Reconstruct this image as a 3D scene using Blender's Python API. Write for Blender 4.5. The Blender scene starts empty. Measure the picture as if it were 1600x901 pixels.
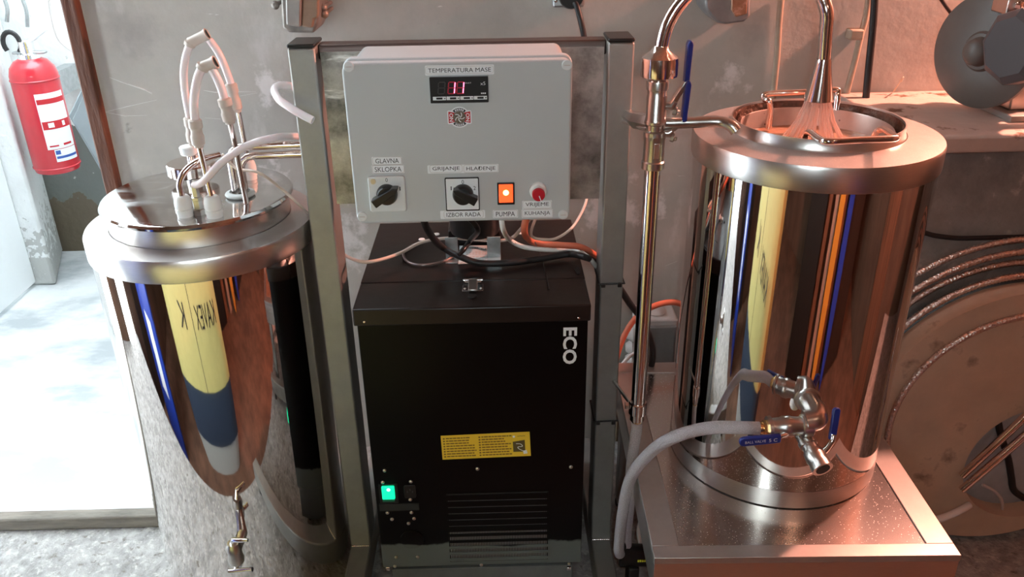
import bpy, math, random
from math import sin, cos, pi, radians, sqrt, atan2
from mathutils import Vector as V, Matrix
random.seed(7)
S = bpy.context.scene
COL = S.collection

# ------------------------------------------------------------------ camera
F, PITCH, YAW, ROLL, EYE = 1310.0, radians(26), radians(.9), radians(.886), V((0, 0, 1.27))
_f = V((sin(YAW) * cos(PITCH), cos(YAW) * cos(PITCH), -sin(PITCH)))
_x = V((cos(YAW), -sin(YAW), 0))
_u0 = _x.cross(_f)
_r = _x * cos(ROLL) - _u0 * sin(ROLL)
_u = _u0 * cos(ROLL) + _x * sin(ROLL)
cam = bpy.data.objects.new('camera', bpy.data.cameras.new('camera'))
COL.objects.link(cam)
cam.data.sensor_width = 36
cam.data.lens = F / 1600 * 36
cam.data.clip_start = .01
M = Matrix((_r, _u, -_f)).transposed().to_4x4()
M.translation = EYE
cam.matrix_world = M
S.camera = cam


def at(a, b, X=None, Y=None, Z=None):
    """world point on the sight line of photo pixel (a, b) at a known X, Y or Z"""
    d = _f + _r * ((a - 800) / F) + _u * ((450.5 - b) / F)
    t = (X - EYE.x) / d.x if X is not None else (Y - EYE.y) / d.y if Y is not None else (Z - EYE.z) / d.z
    return EYE + d * t


# ------------------------------------------------------------------ world, lights, exposure
S.view_settings.view_transform = 'Standard'
S.view_settings.look = 'None'
S.view_settings.exposure = 0.52
S.view_settings.gamma = 1.0
S.view_settings.use_curve_mapping = False
W = bpy.data.worlds.new('overcast_sky')
S.world = W
W.use_nodes = True
W.node_tree.nodes['Background'].inputs[0].default_value = (.80, .93, 1.0, 1)
W.node_tree.nodes['Background'].inputs[1].default_value = 10.0


def light(name, kind, loc, power, col, size=.03, target=None):
    d = bpy.data.lights.new(name, kind)
    d.energy = power
    d.color = col
    if kind == 'AREA':
        d.size = size
    else:
        d.shadow_soft_size = size
    o = bpy.data.objects.new(name, d)
    COL.objects.link(o)
    o.location = loc
    if target is not None:
        o.rotation_euler = (V(target) - V(loc)).to_track_quat('-Z', 'Y').to_euler()
    return o


light('wall_lamp', 'POINT', (1.28, 1.655, 1.55), 84.0, (1.0, .41, .30), .025)
light('phone_flash', 'POINT', (.03, -.01, 1.31), 5.4, (.84, 1.0, 1.0), .006)
light('room_fill_light', 'POINT', (.9, -.25, 1.85), 3.0, (1.0, .55, .36), .06)  # unseen warm fill added for the room behind the camera


# ------------------------------------------------------------------ materials
def mat(name, col, rough=.5, metal=0., noise=0., nscale=20., bump=0., bscale=40., col2=None, stretch=None,
        spec=.5, trans=0., alpha=1., emit=None, estr=0., ior=1.45, coat=0., sub=0.):
    m = bpy.data.materials.new(name)
    m.use_nodes = True
    nt = m.node_tree
    p = nt.nodes['Principled BSDF']
    p.inputs['Base Color'].default_value = (*col, 1)
    p.inputs['Roughness'].default_value = rough
    p.inputs['Metallic'].default_value = metal
    p.inputs['Specular IOR Level'].default_value = spec
    p.inputs['Transmission Weight'].default_value = trans
    p.inputs['Alpha'].default_value = alpha
    p.inputs['IOR'].default_value = ior
    p.inputs['Coat Weight'].default_value = coat
    if sub:
        p.inputs['Subsurface Weight'].default_value = sub
        p.inputs['Subsurface Radius'].default_value = (.01, .006, .005)
    if emit:
        p.inputs['Emission Color'].default_value = (*emit, 1)
        p.inputs['Emission Strength'].default_value = estr
    if noise or bump or col2:
        tc = nt.nodes.new('ShaderNodeTexCoord')
        mp = nt.nodes.new('ShaderNodeMapping')
        nt.links.new(tc.outputs['Object'], mp.inputs[0])
        if stretch:
            mp.inputs['Scale'].default_value = stretch
        if noise or col2:
            n = nt.nodes.new('ShaderNodeTexNoise')
            n.inputs['Scale'].default_value = nscale
            n.inputs['Detail'].default_value = 8
            n.inputs['Roughness'].default_value = .65
            nt.links.new(mp.outputs[0], n.inputs['Vector'])
            r = nt.nodes.new('ShaderNodeValToRGB')
            c2 = col2 or tuple(c * (1 - noise) for c in col)
            r.color_ramp.elements[0].position = .35
            r.color_ramp.elements[1].position = .65
            r.color_ramp.elements[0].color = (*c2, 1)
            r.color_ramp.elements[1].color = (*col, 1)
            nt.links.new(n.outputs['Fac'], r.inputs[0])
            nt.links.new(r.outputs[0], p.inputs['Base Color'])
        if bump:
            n2 = nt.nodes.new('ShaderNodeTexNoise')
            n2.inputs['Scale'].default_value = bscale
            n2.inputs['Detail'].default_value = 6
            nt.links.new(mp.outputs[0], n2.inputs['Vector'])
            b = nt.nodes.new('ShaderNodeBump')
            b.inputs['Strength'].default_value = bump
            b.inputs['Distance'].default_value = .01
            nt.links.new(n2.outputs['Fac'], b.inputs['Height'])
            nt.links.new(b.outputs[0], p.inputs['Normal'])
    return m


def add_layer(m, col, scale, lo, hi, detail=6, stretch=None, rough=None, kind='noise', zmin=None, zwob=None, invert=False, metal=None, off=(0, 0, 0)):
    """lay a second colour over a material where a noise (or voronoi) passes a threshold: stains, scuffs, flaking, specks, painted shade and reflection"""
    nt = m.node_tree
    p = nt.nodes['Principled BSDF']
    tc = nt.nodes.new('ShaderNodeTexCoord')
    mp = nt.nodes.new('ShaderNodeMapping')
    mp.inputs['Location'].default_value = off
    if stretch:
        mp.inputs['Scale'].default_value = stretch
    nt.links.new(tc.outputs['Object'], mp.inputs[0])
    if kind == 'noise':
        n = nt.nodes.new('ShaderNodeTexNoise')
        n.inputs['Detail'].default_value = detail
        n.inputs['Roughness'].default_value = .6
        out = n.outputs['Fac']
    else:
        n = nt.nodes.new('ShaderNodeTexVoronoi')
        out = n.outputs['Distance']
    n.inputs['Scale'].default_value = scale
    nt.links.new(mp.outputs[0], n.inputs['Vector'])
    r = nt.nodes.new('ShaderNodeMapRange')
    r.inputs['From Min'].default_value = lo
    r.inputs['From Max'].default_value = hi
    nt.links.new(out, r.inputs['Value'])
    fac = r.outputs[0]
    if zmin is not None:                      # only below a height, edge wandering with the noise
        sx = nt.nodes.new('ShaderNodeSeparateXYZ')
        nt.links.new(tc.outputs['Object'], sx.inputs[0])
        ad = nt.nodes.new('ShaderNodeMath')
        ad.operation = 'MULTIPLY_ADD'
        nt.links.new(out, ad.inputs[0])
        ad.inputs[1].default_value = zwob
        nt.links.new(sx.outputs['Z'], ad.inputs[2])
        q = nt.nodes.new('ShaderNodeMapRange')
        q.inputs['From Min'].default_value = zmin + .5 * zwob + .004
        q.inputs['From Max'].default_value = zmin + .5 * zwob
        nt.links.new(ad.outputs[0], q.inputs['Value'])
        fac = q.outputs[0]
    bc = p.inputs['Base Color']
    mx = nt.nodes.new('ShaderNodeMix')
    mx.data_type = 'RGBA'
    if bc.is_linked:
        nt.links.new(bc.links[0].from_socket, mx.inputs['A'])
    else:
        mx.inputs['A'].default_value = bc.default_value
    mx.inputs['B'].default_value = (*col, 1)
    nt.links.new(fac, mx.inputs['Factor'])
    nt.links.new(mx.outputs['Result'], bc)
    for nm, val in (('Roughness', rough), ('Metallic', metal)):
        if val is None:
            continue
        s_ = p.inputs[nm]
        mf = nt.nodes.new('ShaderNodeMix')
        if s_.is_linked:
            nt.links.new(s_.links[0].from_socket, mf.inputs['A'])
        else:
            mf.inputs['A'].default_value = s_.default_value
        mf.inputs['B'].default_value = val
        nt.links.new(fac, mf.inputs['Factor'])
        nt.links.new(mf.outputs['Result'], s_)
    return m


def srgb(r, g, b):
    return tuple(((c / 255 + .055) / 1.055) ** 2.4 if c > 10 else c / 255 / 12.92 for c in (r, g, b))


concrete = mat('concrete_wall', (.53, .50, .45), .92, noise=.20, nscale=4, bump=.10, bscale=60)
add_layer(concrete, (.60, .565, .53), 9, .60, .70, stretch=(1, 1, .5), off=(3, 0, 1))
add_layer(concrete, (.72, .70, .67), 26, .70, .73, stretch=(.35, 1, 1.6))
add_layer(concrete, (.20, .18, .16), 15, .70, .80, off=(7, 2, 0))


def add_patch(m, col, c, r, scale=14, sx=1., sz=1., soft=.14, cut=.42):
    """a ragged patch of another colour around the world point c"""
    nt = m.node_tree
    p = nt.nodes['Principled BSDF']
    g = nt.nodes.new('ShaderNodeNewGeometry')
    sub = nt.nodes.new('ShaderNodeVectorMath'); sub.operation = 'SUBTRACT'
    sub.inputs[1].default_value = c
    nt.links.new(g.outputs['Position'], sub.inputs[0])
    mul = nt.nodes.new('ShaderNodeVectorMath'); mul.operation = 'MULTIPLY'
    mul.inputs[1].default_value = (sx / r, 0, sz / r)
    nt.links.new(sub.outputs[0], mul.inputs[0])
    ln = nt.nodes.new('ShaderNodeVectorMath'); ln.operation = 'LENGTH'
    nt.links.new(mul.outputs[0], ln.inputs[0])
    n = nt.nodes.new('ShaderNodeTexNoise')
    n.inputs['Scale'].default_value = scale
    n.inputs['Detail'].default_value = 8
    n.inputs['Roughness'].default_value = .65
    nt.links.new(g.outputs['Position'], n.inputs['Vector'])
    ma = nt.nodes.new('ShaderNodeMath'); ma.operation = 'MULTIPLY_ADD'
    nt.links.new(ln.outputs['Value'], ma.inputs[0])
    ma.inputs[1].default_value = -.25
    nt.links.new(n.outputs['Fac'], ma.inputs[2])
    q = nt.nodes.new('ShaderNodeMapRange')
    q.inputs['From Min'].default_value = cut - .18
    q.inputs['From Max'].default_value = cut - .18 + soft
    nt.links.new(ma.outputs[0], q.inputs['Value'])
    mx = nt.nodes.new('ShaderNodeMix'); mx.data_type = 'RGBA'
    bc = p.inputs['Base Color']
    if bc.is_linked:
        nt.links.new(bc.links[0].from_socket, mx.inputs['A'])
    else:
        mx.inputs['A'].default_value = bc.default_value
    mx.inputs['B'].default_value = (*col, 1)
    nt.links.new(q.outputs[0], mx.inputs['Factor'])
    nt.links.new(mx.outputs['Result'], bc)


for (a_, b_), r_, sx_, cut_ in (((415, 140), .05, 1.5, .42), ((425, 310), .09, 1.5, .46), ((545, 380), .07, 1.2, .46), ((330, 260), .05, .6, .60), ((960, 330), .09, .7, .52), ((1130, 120), .08, .8, .62)):
    add_patch(concrete, (.75, .71, .68), at(a_, b_, Y=1.72), r_, 24, sx=sx_, cut=cut_)
for (a_, b_), r_ in (((260, 330), .10), ((220, 60), .08), ((1180, 60), .07), ((1440, 60), .1)):
    add_patch(concrete, (.38, .355, .325), at(a_, b_, Y=1.72), r_, 9, cut=.52, soft=.25)
plinth_m = mat('dark_concrete', (.30, .29, .27), .9, noise=.4, nscale=7, bump=.4, bscale=50)
add_layer(plinth_m, (.42, .38, .35), 14, .60, .66)
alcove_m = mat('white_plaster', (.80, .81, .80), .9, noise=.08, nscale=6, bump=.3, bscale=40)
add_layer(alcove_m, (.17, .18, .165), 9, 0, 1, zmin=.47, zwob=.25)  # dark lower zone: shade and flaking of the wall base painted into the plaster
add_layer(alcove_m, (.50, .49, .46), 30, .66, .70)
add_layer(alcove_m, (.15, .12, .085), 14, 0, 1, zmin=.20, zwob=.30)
jamb_m = mat('flaking_white_paint', (.80, .81, .80), .85, noise=.1, nscale=8, bump=.4, bscale=50)
add_layer(jamb_m, (.45, .44, .41), 14, .64, .67)
add_layer(jamb_m, (.46, .46, .44), 40, 0, 1, zmin=.16, zwob=.9)
slab_m = mat('pale_concrete', (.62, .63, .63), .8, noise=.12, nscale=6, bump=.25, bscale=30)
add_layer(slab_m, (.36, .38, .39), 5, .46, .62, stretch=(.6, 1.1, 1))
floor_m = mat('pebble_concrete', (.40, .38, .36), .85, noise=.45, nscale=30, bump=.7, bscale=60)
add_layer(floor_m, (.48, .45, .42), 70, .54, .68)
add_layer(floor_m, (.16, .14, .12), 45, .60, .68)
ledge_m = mat('plastered_ledge', (.50, .405, .35), .85, noise=.15, nscale=10, bump=.3, bscale=40)
add_layer(ledge_m, (.13, .07, .04), 12, .60, .66, off=(1.3, 0, 0))
timber_m = mat('brown_painted_timber', srgb(112, 66, 44), .6, noise=.45, nscale=14, stretch=(3, 3, .5), bump=.3)
add_layer(timber_m, (.55, .5, .45), 40, .72, .76)
threshold_m = mat('weathered_threshold', (.26, .23, .19), .8, noise=.5, nscale=18, stretch=(.4, 2, 2), bump=.4)
panel_grey = mat('grey_painted_sheet', (.30, .34, .36), .6, noise=.12, nscale=10)
white_paint = mat('white_door_paint', (.85, .87, .88), .5, noise=.04, nscale=5)
room_wall = mat('warm_dark_plaster', (.17, .095, .06), .9, noise=.4, nscale=3)
plank_m = mat('red_brown_planks', (.30, .12, .06), .6, noise=.5, nscale=8, stretch=(4, 4, .4))
dark_m = mat('dark_opening', (.02, .018, .016), .7)

polish = mat('polished_stainless', (.80, .755, .73), .035, 1., bump=.012, bscale=9)
brush = mat('brushed_stainless', (.72, .68, .65), .30, 1., noise=.08, nscale=60, stretch=(1, 1, 14), bump=.03, bscale=120)
lid_m = mat('lid_stainless', (.70, .68, .66), .07, 1., bump=.02, bscale=14)
add_layer(lid_m, (.66, .64, .62), 6, .50, .66, stretch=(1, 2.4, 1), rough=.28)
rim_m = mat('satin_rim_stainless', (.50, .455, .43), .36, .72, noise=.08, nscale=50)
splash_top = mat('splashed_brushed_stainless', (.56, .49, .455), .36, .55, noise=.08, nscale=50, bump=.05, bscale=90)
add_layer(splash_top, (.92, .80, .72), 330, .18, .10, kind='voronoi', rough=.6, metal=.2)
tray_m = mat('splashed_tray', (.70, .66, .64), .20, 1., bump=.03, bscale=25)
add_layer(tray_m, (.90, .80, .74), 200, .17, .08, kind='voronoi', rough=.5, metal=.3)
post_m = mat('satin_steel_tube', (.33, .318, .298), .45, .55, noise=.14, nscale=22, bump=.03, bscale=90)
plate_m = mat('scuffed_mirror_plate', (.50, .485, .46), .34, .6, noise=.72, nscale=20, bump=.05, bscale=30)
add_layer(plate_m, (.75, .74, .72), 18, .62, .68, stretch=(.4, 1, 2.5), rough=.45)
pipe_m = mat('polished_pipe', (.80, .72, .68), .14, 1.)
satin_m = mat('satin_fitting', (.62, .59, .56), .28, 1., noise=.12, nscale=40)
chrome = mat('chrome', (.85, .83, .82), .08, 1.)
galv = mat('galvanised', (.50, .52, .52), .4, .9, noise=.2, nscale=60)
rust_m = mat('cast_metal_box', (.34, .30, .27), .5, .6, noise=.5, nscale=18, bump=.3)
add_layer(rust_m, (.36, .22, .13), 20, .58, .66)
brass = mat('brass', (.86, .60, .28), .25, 1.)
grey_plastic = mat('light_grey_plastic', (.50, .525, .53), .38, noise=.03, nscale=8, coat=.15)
white_plastic = mat('white_plastic', (.80, .79, .76), .4, sub=.1)
switch_white = mat('switch_plate_white', (.80, .82, .83), .35)
switch_grey = mat('switch_plate_grey', (.64, .66, .66), .35)
label_m = mat('label_white', (.80, .83, .85), .5)
ink = mat('black_ink', (.015, .016, .022), .5)
black = mat('black_plastic', (.012, .011, .011), .32)
black_rubber = mat('black_rubber', (.016, .014, .014), .5)
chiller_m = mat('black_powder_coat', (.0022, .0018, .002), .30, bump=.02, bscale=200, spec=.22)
add_layer(chiller_m, (.11, .125, .12), 7, 0, 1, zmin=.185, zwob=.05, rough=.5)  # grey lower zone paints the floor's reflection into the front panel
add_layer(chiller_m, (.6, .6, .58), 60, .80, .815, rough=.6)
lid_black = mat('black_lid_coat', (.015, .009, .008), .34, noise=.5, nscale=8, bump=.04, bscale=40)
add_layer(lid_black, (.02, .011, .009), 9, .5, .68, rough=.4)
fin_m = mat('aluminium_fins', (.42, .43, .43), .45, .8)
yellow_l = mat('yellow_sticker', (.78, .53, .04), .5)
brown_ink = mat('brown_ink', (.20, .11, .02), .6)
red_paint = mat('red_extinguisher_paint', srgb(196, 40, 52), .3, coat=.4, noise=.05)
red_m = mat('red_plastic', srgb(190, 28, 44), .35)
red_print = mat('red_print', srgb(190, 40, 48), .5)
blue_print = mat('blue_print', srgb(60, 90, 160), .5)
blue_m = mat('blue_vinyl_grip', (.012, .03, .22), .3, coat=.3)
hose_pink = mat('milky_tube', (.86, .76, .76), .25, sub=.35, coat=.2)
cream = mat('cream_fitting', (.58, .49, .43), .45)
cream_cable = mat('cream_cable', (.70, .58, .50), .45)
white_cable = mat('white_cable', (.78, .77, .74), .45)
grey_cable = mat('grey_cable', (.55, .50, .48), .45)
orange_m = mat('orange_cable', (.62, .15, .08), .5)
copper_cable = mat('dark_probe_cable', (.25, .2, .19), .3, .6)
beige_paint = mat('beige_painted_cable', (.42, .33, .25), .7, noise=.2, nscale=30)
o_ring = mat('grey_rubber_ring', (.50, .52, .50), .5)
disc_m = mat('grey_painted_disc', (.10, .088, .078), .40, noise=.12, nscale=30)
housing_m = mat('dark_grey_housing', (.07, .066, .070), .35)
reel_m = mat('brown_painted_drum', (.60, .44, .32), .75, noise=.22, nscale=7, bump=.1)
add_layer(reel_m, (.20, .14, .10), 7, .60, .68)
pale_blue = mat('pale_wrapping', (.42, .45, .46), .6, noise=.25, nscale=14, bump=.4, bscale=12)
clear_box = mat('smoky_box_cover', (.36, .35, .34), .12, noise=.3, nscale=9, trans=.35, ior=1.3)
box_grey = mat('junction_box_grey', (.55, .50, .47), .4)
wort_m = mat('foamy_wort', (.62, .34, .22), .18, noise=.25, nscale=18, bump=.4, bscale=50)
basket_m = mat('basket_steel', (.55, .45, .40), .40, .75, noise=.15, nscale=25)
add_layer(basket_m, (.10, .06, .05), 42, .10, .05, kind='voronoi', rough=.6, metal=.2)
crust_m = mat('malt_crust', (.20, .10, .065), .45, noise=.6, nscale=60, bump=.8, bscale=90)
water_m = mat('wort_stream', (.95, .75, .66), .12, trans=.4, ior=1.2, alpha=.5)
yellow_fab = mat('yellow_fabric', (.62, .54, .20), .6, noise=.08)
navy_fab = mat('navy_fabric', (.03, .045, .075), .6)
grey_fab = mat('grey_fabric', (.45, .45, .42), .6)
wood_brown = mat('brown_board', (.20, .13, .08), .6, noise=.4, nscale=12, stretch=(1, 1, 5))
glow_red = mat('lit_red_digit', (.8, .05, .08), .4, emit=(1, .10, .20), estr=5)
halo_red = mat('dim_red_digit', (.20, .012, .03), .4, emit=(.8, .02, .07), estr=.12)
dim_digit = mat('unlit_digit', (.06, .055, .055), .4)
lit_orange = mat('lit_orange_rocker', (.9, .15, .04), .3, emit=(1, .09, .02), estr=1.0)
lit_core = mat('lit_rocker_core', (1, .6, .2), .3, emit=(1, .55, .16), estr=4)
lit_green = mat('lit_green_rocker', (.02, .7, .35), .3, emit=(0, .85, .38), estr=.9)
lit_green_core = mat('lit_green_core', (.6, 1, .85), .3, emit=(.35, 1, .8), estr=4)


def braid(name, base, trans, scale, metal=0., rough=.3):
    m = mat(name, base, rough, metal, trans=trans, ior=1.2)
    nt = m.node_tree
    p = nt.nodes['Principled BSDF']
    tc = nt.nodes.new('ShaderNodeTexCoord')
    w = nt.nodes.new('ShaderNodeTexVoronoi')
    w.inputs['Scale'].default_value = scale
    nt.links.new(tc.outputs['Object'], w.inputs['Vector'])
    b = nt.nodes.new('ShaderNodeBump')
    b.inputs['Strength'].default_value = .6
    b.inputs['Distance'].default_value = .002
    nt.links.new(w.outputs['Distance'], b.inputs['Height'])
    nt.links.new(b.outputs[0], p.inputs['Normal'])
    r = nt.nodes.new('ShaderNodeValToRGB')
    r.color_ramp.elements[0].color = (*[c * .75 for c in base], 1)
    r.color_ramp.elements[1].color = (*[min(1, c * 1.2) for c in base], 1)
    nt.links.new(w.outputs['Distance'], r.inputs[0])
    nt.links.new(r.outputs[0], p.inputs['Base Color'])
    return m


clear_hose = braid('clear_braided_hose', (.74, .70, .74), .45, 700)
steel_braid = braid('steel_braid', (.72, .62, .57), 0., 260, 1., .35)


# ------------------------------------------------------------------ mesh helpers (everything in world coordinates)
class MB:
    def __init__(self):
        self.v, self.f = [], []

    def add(self, vs, fs):
        n = len(self.v)
        self.v += [V(p) for p in vs]
        self.f += [tuple(i + n for i in f) for f in fs]
        return self

    def box(self, a, b):
        (x0, y0, z0), (x1, y1, z1) = a, b
        x0, x1 = sorted((x0, x1)); y0, y1 = sorted((y0, y1)); z0, z1 = sorted((z0, z1))
        return self.add([(x0, y0, z0), (x1, y0, z0), (x1, y1, z0), (x0, y1, z0), (x0, y0, z1), (x1, y0, z1), (x1, y1, z1), (x0, y1, z1)],
                        [(0, 3, 2, 1), (4, 5, 6, 7), (0, 1, 5, 4), (1, 2, 6, 5), (2, 3, 7, 6), (3, 0, 4, 7)])

    def prism(self, poly, n, depth):
        """polygon of 3-D points pushed by depth along n; caps at both ends"""
        n = V(n).normalized() * depth
        poly = [V(p) for p in poly]
        k = len(poly)
        nrm = V((0, 0, 0))
        for i in range(k):
            nrm += poly[i].cross(poly[(i + 1) % k])
        if nrm.dot(n) > 0:
            poly = poly[::-1]
        vs = poly + [p + n for p in poly]
        return self.add(vs, [tuple(range(k)), tuple(range(2 * k - 1, k - 1, -1))] + [(i, i + k, (i + 1) % k + k, (i + 1) % k) for i in range(k)])

    def tube(self, pts, r, seg=12, caps=True):
        pts = [V(p) for p in pts]
        n = len(pts)
        rs = r if isinstance(r, (list, tuple)) else [r] * n
        tan = [(pts[min(i + 1, n - 1)] - pts[max(i - 1, 0)]).normalized() for i in range(n)]
        ref = V((0, 0, 1)) if abs(tan[0].z) < .9 else V((0, 1, 0))
        a = tan[0].cross(ref).normalized()
        vs, fs = [], []
        for i in range(n):
            a = (a - tan[i] * a.dot(tan[i])).normalized()
            b = tan[i].cross(a)
            for k in range(seg):
                t = 2 * pi * k / seg
                vs.append(pts[i] + (a * cos(t) + b * sin(t)) * rs[i])
        for i in range(n - 1):
            for k in range(seg):
                q = (k + 1) % seg
                fs.append((i * seg + k, i * seg + q, (i + 1) * seg + q, (i + 1) * seg + k))
        if caps:
            fs.append(tuple(range(seg - 1, -1, -1)))
            fs.append(tuple((n - 1) * seg + k for k in range(seg)))
        return self.add(vs, fs)

    def rod(self, p, q, r, r2=None, seg=16):
        return self.tube([p, q], [r, r if r2 is None else r2], seg)

    def lathe(self, prof, o, axis=(0, 0, 1), seg=48, cap=True):
        """profile of (radius, height) about an axis through o"""
        o = V(o); ax = V(axis).normalized()
        a = ax.cross(V((0, 1, 0)) if abs(ax.y) < .9 else V((1, 0, 0))).normalized()
        b = ax.cross(a)
        vs, fs = [], []
        for r, h in prof:
            for k in range(seg):
                t = 2 * pi * k / seg
                vs.append(o + ax * h + (a * cos(t) + b * sin(t)) * r)
        for i in range(len(prof) - 1):
            for k in range(seg):
                q = (k + 1) % seg
                fs.append((i * seg + k, i * seg + q, (i + 1) * seg + q, (i + 1) * seg + k))
        if cap:
            if prof[0][0] > 1e-6:
                fs.append(tuple(range(seg - 1, -1, -1)))
            if prof[-1][0] > 1e-6:
                fs.append(tuple((len(prof) - 1) * seg + k for k in range(seg)))
        return self.add(vs, fs)

    def ball(self, c, r, seg=16, sz=1.):
        return self.lathe([(max(1e-5, r * sin(pi * i / 8)), -r * sz * cos(pi * i / 8)) for i in range(9)], c, seg=seg, cap=False)

    def build(self, name, m, parent=None, bevel=0., sharp=38, bseg=2):
        me = bpy.data.meshes.new(name)
        o = bpy.data.objects.new(name, me)
        COL.objects.link(o)
        off = V((0, 0, 0))
        if parent is not None:
            o.parent = parent
            off = wloc(parent)
        elif True:
            lo = V([min(p[i] for p in self.v) for i in range(3)])
            hi = V([max(p[i] for p in self.v) for i in range(3)])
            off = V(((lo.x + hi.x) / 2, (lo.y + hi.y) / 2, lo.z))
            o.location = off
        me.from_pydata([tuple(p - off) for p in self.v], [], self.f)
        me.validate()
        me.polygons.foreach_set('use_smooth', [True] * len(me.polygons))
        me.set_sharp_from_angle(angle=radians(sharp))
        me.materials.append(m)
        if bevel:
            b = o.modifiers.new('bevel', 'BEVEL')
            b.width = bevel
            b.segments = bseg
            b.limit_method = 'ANGLE'
            b.angle_limit = radians(40)
        return o


def wloc(o):
    p = V((0, 0, 0))
    while o is not None:
        p += V(o.location)
        o = o.parent
    return p


def tag(o, label, cat, group=None, kind=None):
    o['label'] = label
    o['category'] = cat
    if group:
        o['group'] = group
    if kind:
        o['kind'] = kind
    return o


def thing(name, loc, label, cat, group=None):
    o = bpy.data.objects.new(name, None)
    o.empty_display_size = .02
    COL.objects.link(o)
    o.location = loc
    return tag(o, label, cat, group)


def struct(o):
    o['kind'] = 'structure'
    return o


def smooth(pts, n=8):
    """Catmull-Rom through the points"""
    P = [V(p) for p in pts]
    P = [P[0] * 2 - P[1]] + P + [P[-1] * 2 - P[-2]]
    out = []
    for i in range(1, len(P) - 2):
        a, b, c, d = P[i - 1:i + 3]
        for k in range(n):
            t = k / n
            out.append(.5 * ((2 * b) + (c - a) * t + (2 * a - 5 * b + 4 * c - d) * t * t + (3 * b - a - 3 * c + d) * t ** 3))
    out.append(P[-2])
    return out


def rrect(x0, x1, z0, z1, r, y, n=6):
    """rounded rectangle in the plane Y = y"""
    out = []
    for cx, cz, a0 in ((x1 - r, z1 - r, 0), (x0 + r, z1 - r, 90), (x0 + r, z0 + r, 180), (x1 - r, z0 + r, 270)):
        for k in range(n + 1):
            t = radians(a0 + 90 * k / n)
            out.append(V((cx + r * cos(t), y, cz + r * sin(t))))
    return out


def text(name, s, m, parent, c, w, h, rot=0., y=None, normal=(0, -1, 0), up=(0, 0, 1), thick=.0004, bold=0.):
    """lettering fitted into a w x h rectangle centred at c on a plane with the given normal; rot turns it in that plane"""
    cu = bpy.data.curves.new(name, 'FONT')
    cu.body = s
    cu.resolution_u = 3
    cu.offset = bold
    to = bpy.data.objects.new('tmp', cu)
    COL.objects.link(to)
    dg = bpy.context.evaluated_depsgraph_get()
    me = bpy.data.meshes.new_from_object(to.evaluated_get(dg))
    COL.objects.unlink(to)
    bpy.data.objects.remove(to)
    xs = [v.co.x for v in me.vertices]; ys = [v.co.y for v in me.vertices]
    cx, cy = (min(xs) + max(xs)) / 2, (min(ys) + max(ys)) / 2
    sx, sy = w / (max(xs) - min(xs)), h / (max(ys) - min(ys))
    N = V(normal).normalized(); U = V(up).normalized(); R = U.cross(N)
    R, U = R * cos(rot) + U * sin(rot), U * cos(rot) - R * sin(rot)
    off = wloc(parent)
    for v in me.vertices:
        v.co = V(c) + R * ((v.co.x - cx) * sx) + U * ((v.co.y - cy) * sy) + N * thick - off
    me.materials.append(m)
    o = bpy.data.objects.new(name, me)
    COL.objects.link(o)
    o.parent = parent
    return o


def pts_at(px, **k):
    return [at(a, b, **k) for a, b in px]


def cable(name, pts, r, m, label, cat='cable', n=8, seg=10, group=None):
    return tag(MB().tube(smooth(pts, n), r, seg).build(name, m), label, cat, group)


# ================================================================== the room
WALL = 1.72
wb = struct(MB().box((-.80, WALL, 0), (2.0, WALL + .15, 2.4)).build('wall_back', concrete))
scratch_m = mat('scratch_white', (.74, .74, .70), .9)
for px_s, rs in ((((171, 121), (190, 128), (238, 145)), .0011), (((200, 131), (225, 139), (238, 147)), .0016), (((164, 175), (200, 166), (245, 156)), .0009), (((164, 175), (195, 181), (230, 180)), .0007), (((318, 141), (335, 144), (400, 143)), .0009), (((320, 184), (345, 186)), .0009), (((375, 150), (402, 145)), .0012), (((1040, 415), (1058, 408)), .0008)):
    MB().tube([at(a, b, Y=WALL) for a, b in px_s], [rs * .3] + [rs] * (len(px_s) - 2) + [rs * .3], 6).build('scratch', scratch_m, wb)
FL = -.42      # the viewer stands one step below the equipment platform
struct(MB().box((-1.75, .875, FL), (2.0, 1.87, 0)).build('floor', floor_m))
struct(MB().box((-1.75, -1.6, FL - .1), (2.0, .875, FL)).build('floor', mat('brown_floor', (.23, .115, .07), .7, noise=.5, nscale=6)))
struct(MB().box((-.85, -1.6, 2.4), (2.0, 1.87, 2.5)).build('ceiling', room_wall))
struct(MB().box((-1.75, -1.6, 2.4), (-.85, 1.47, 2.5)).build('ceiling', room_wall))
struct(MB().box((2.0, -1.6, FL), (2.1, 1.87, 2.4)).build('wall_right', room_wall))
struct(MB().box((-1.85, -1.6, FL), (-1.75, .90, 2.4)).box((-1.85, .90, 1.5), (-1.75, 1.15, 2.4)).box((-1.85, 1.15, FL), (-1.75, 1.47, 2.4)).build('wall_left', room_wall))
# wall behind the camera with an unseen window added for cool fill light
mb = MB()
mb.box((-1.75, -1.7, FL), (-.75, -1.6, 2.4)).box((.1, -1.7, FL), (2.0, -1.6, 2.4)).box((-.75, -1.7, FL), (.1, -1.6, 1.25)).box((-.75, -1.7, 2.0), (.1, -1.6, 2.4))
struct(mb.build('wall_front', room_wall))
w1 = struct(MB().box((-.75, -1.69, 1.25), (-.70, -1.61, 2.0)).box((.05, -1.69, 1.25), (.1, -1.61, 2.0)).box((-.70, -1.69, 1.25), (.05, -1.61, 1.30)).box((-.70, -1.69, 1.95), (.05, -1.61, 2.0)).box((-.345, -1.69, 1.3), (-.305, -1.61, 1.95)).build('added_window', white_paint))  # unseen window, added so sky light enters from the camera side
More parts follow.
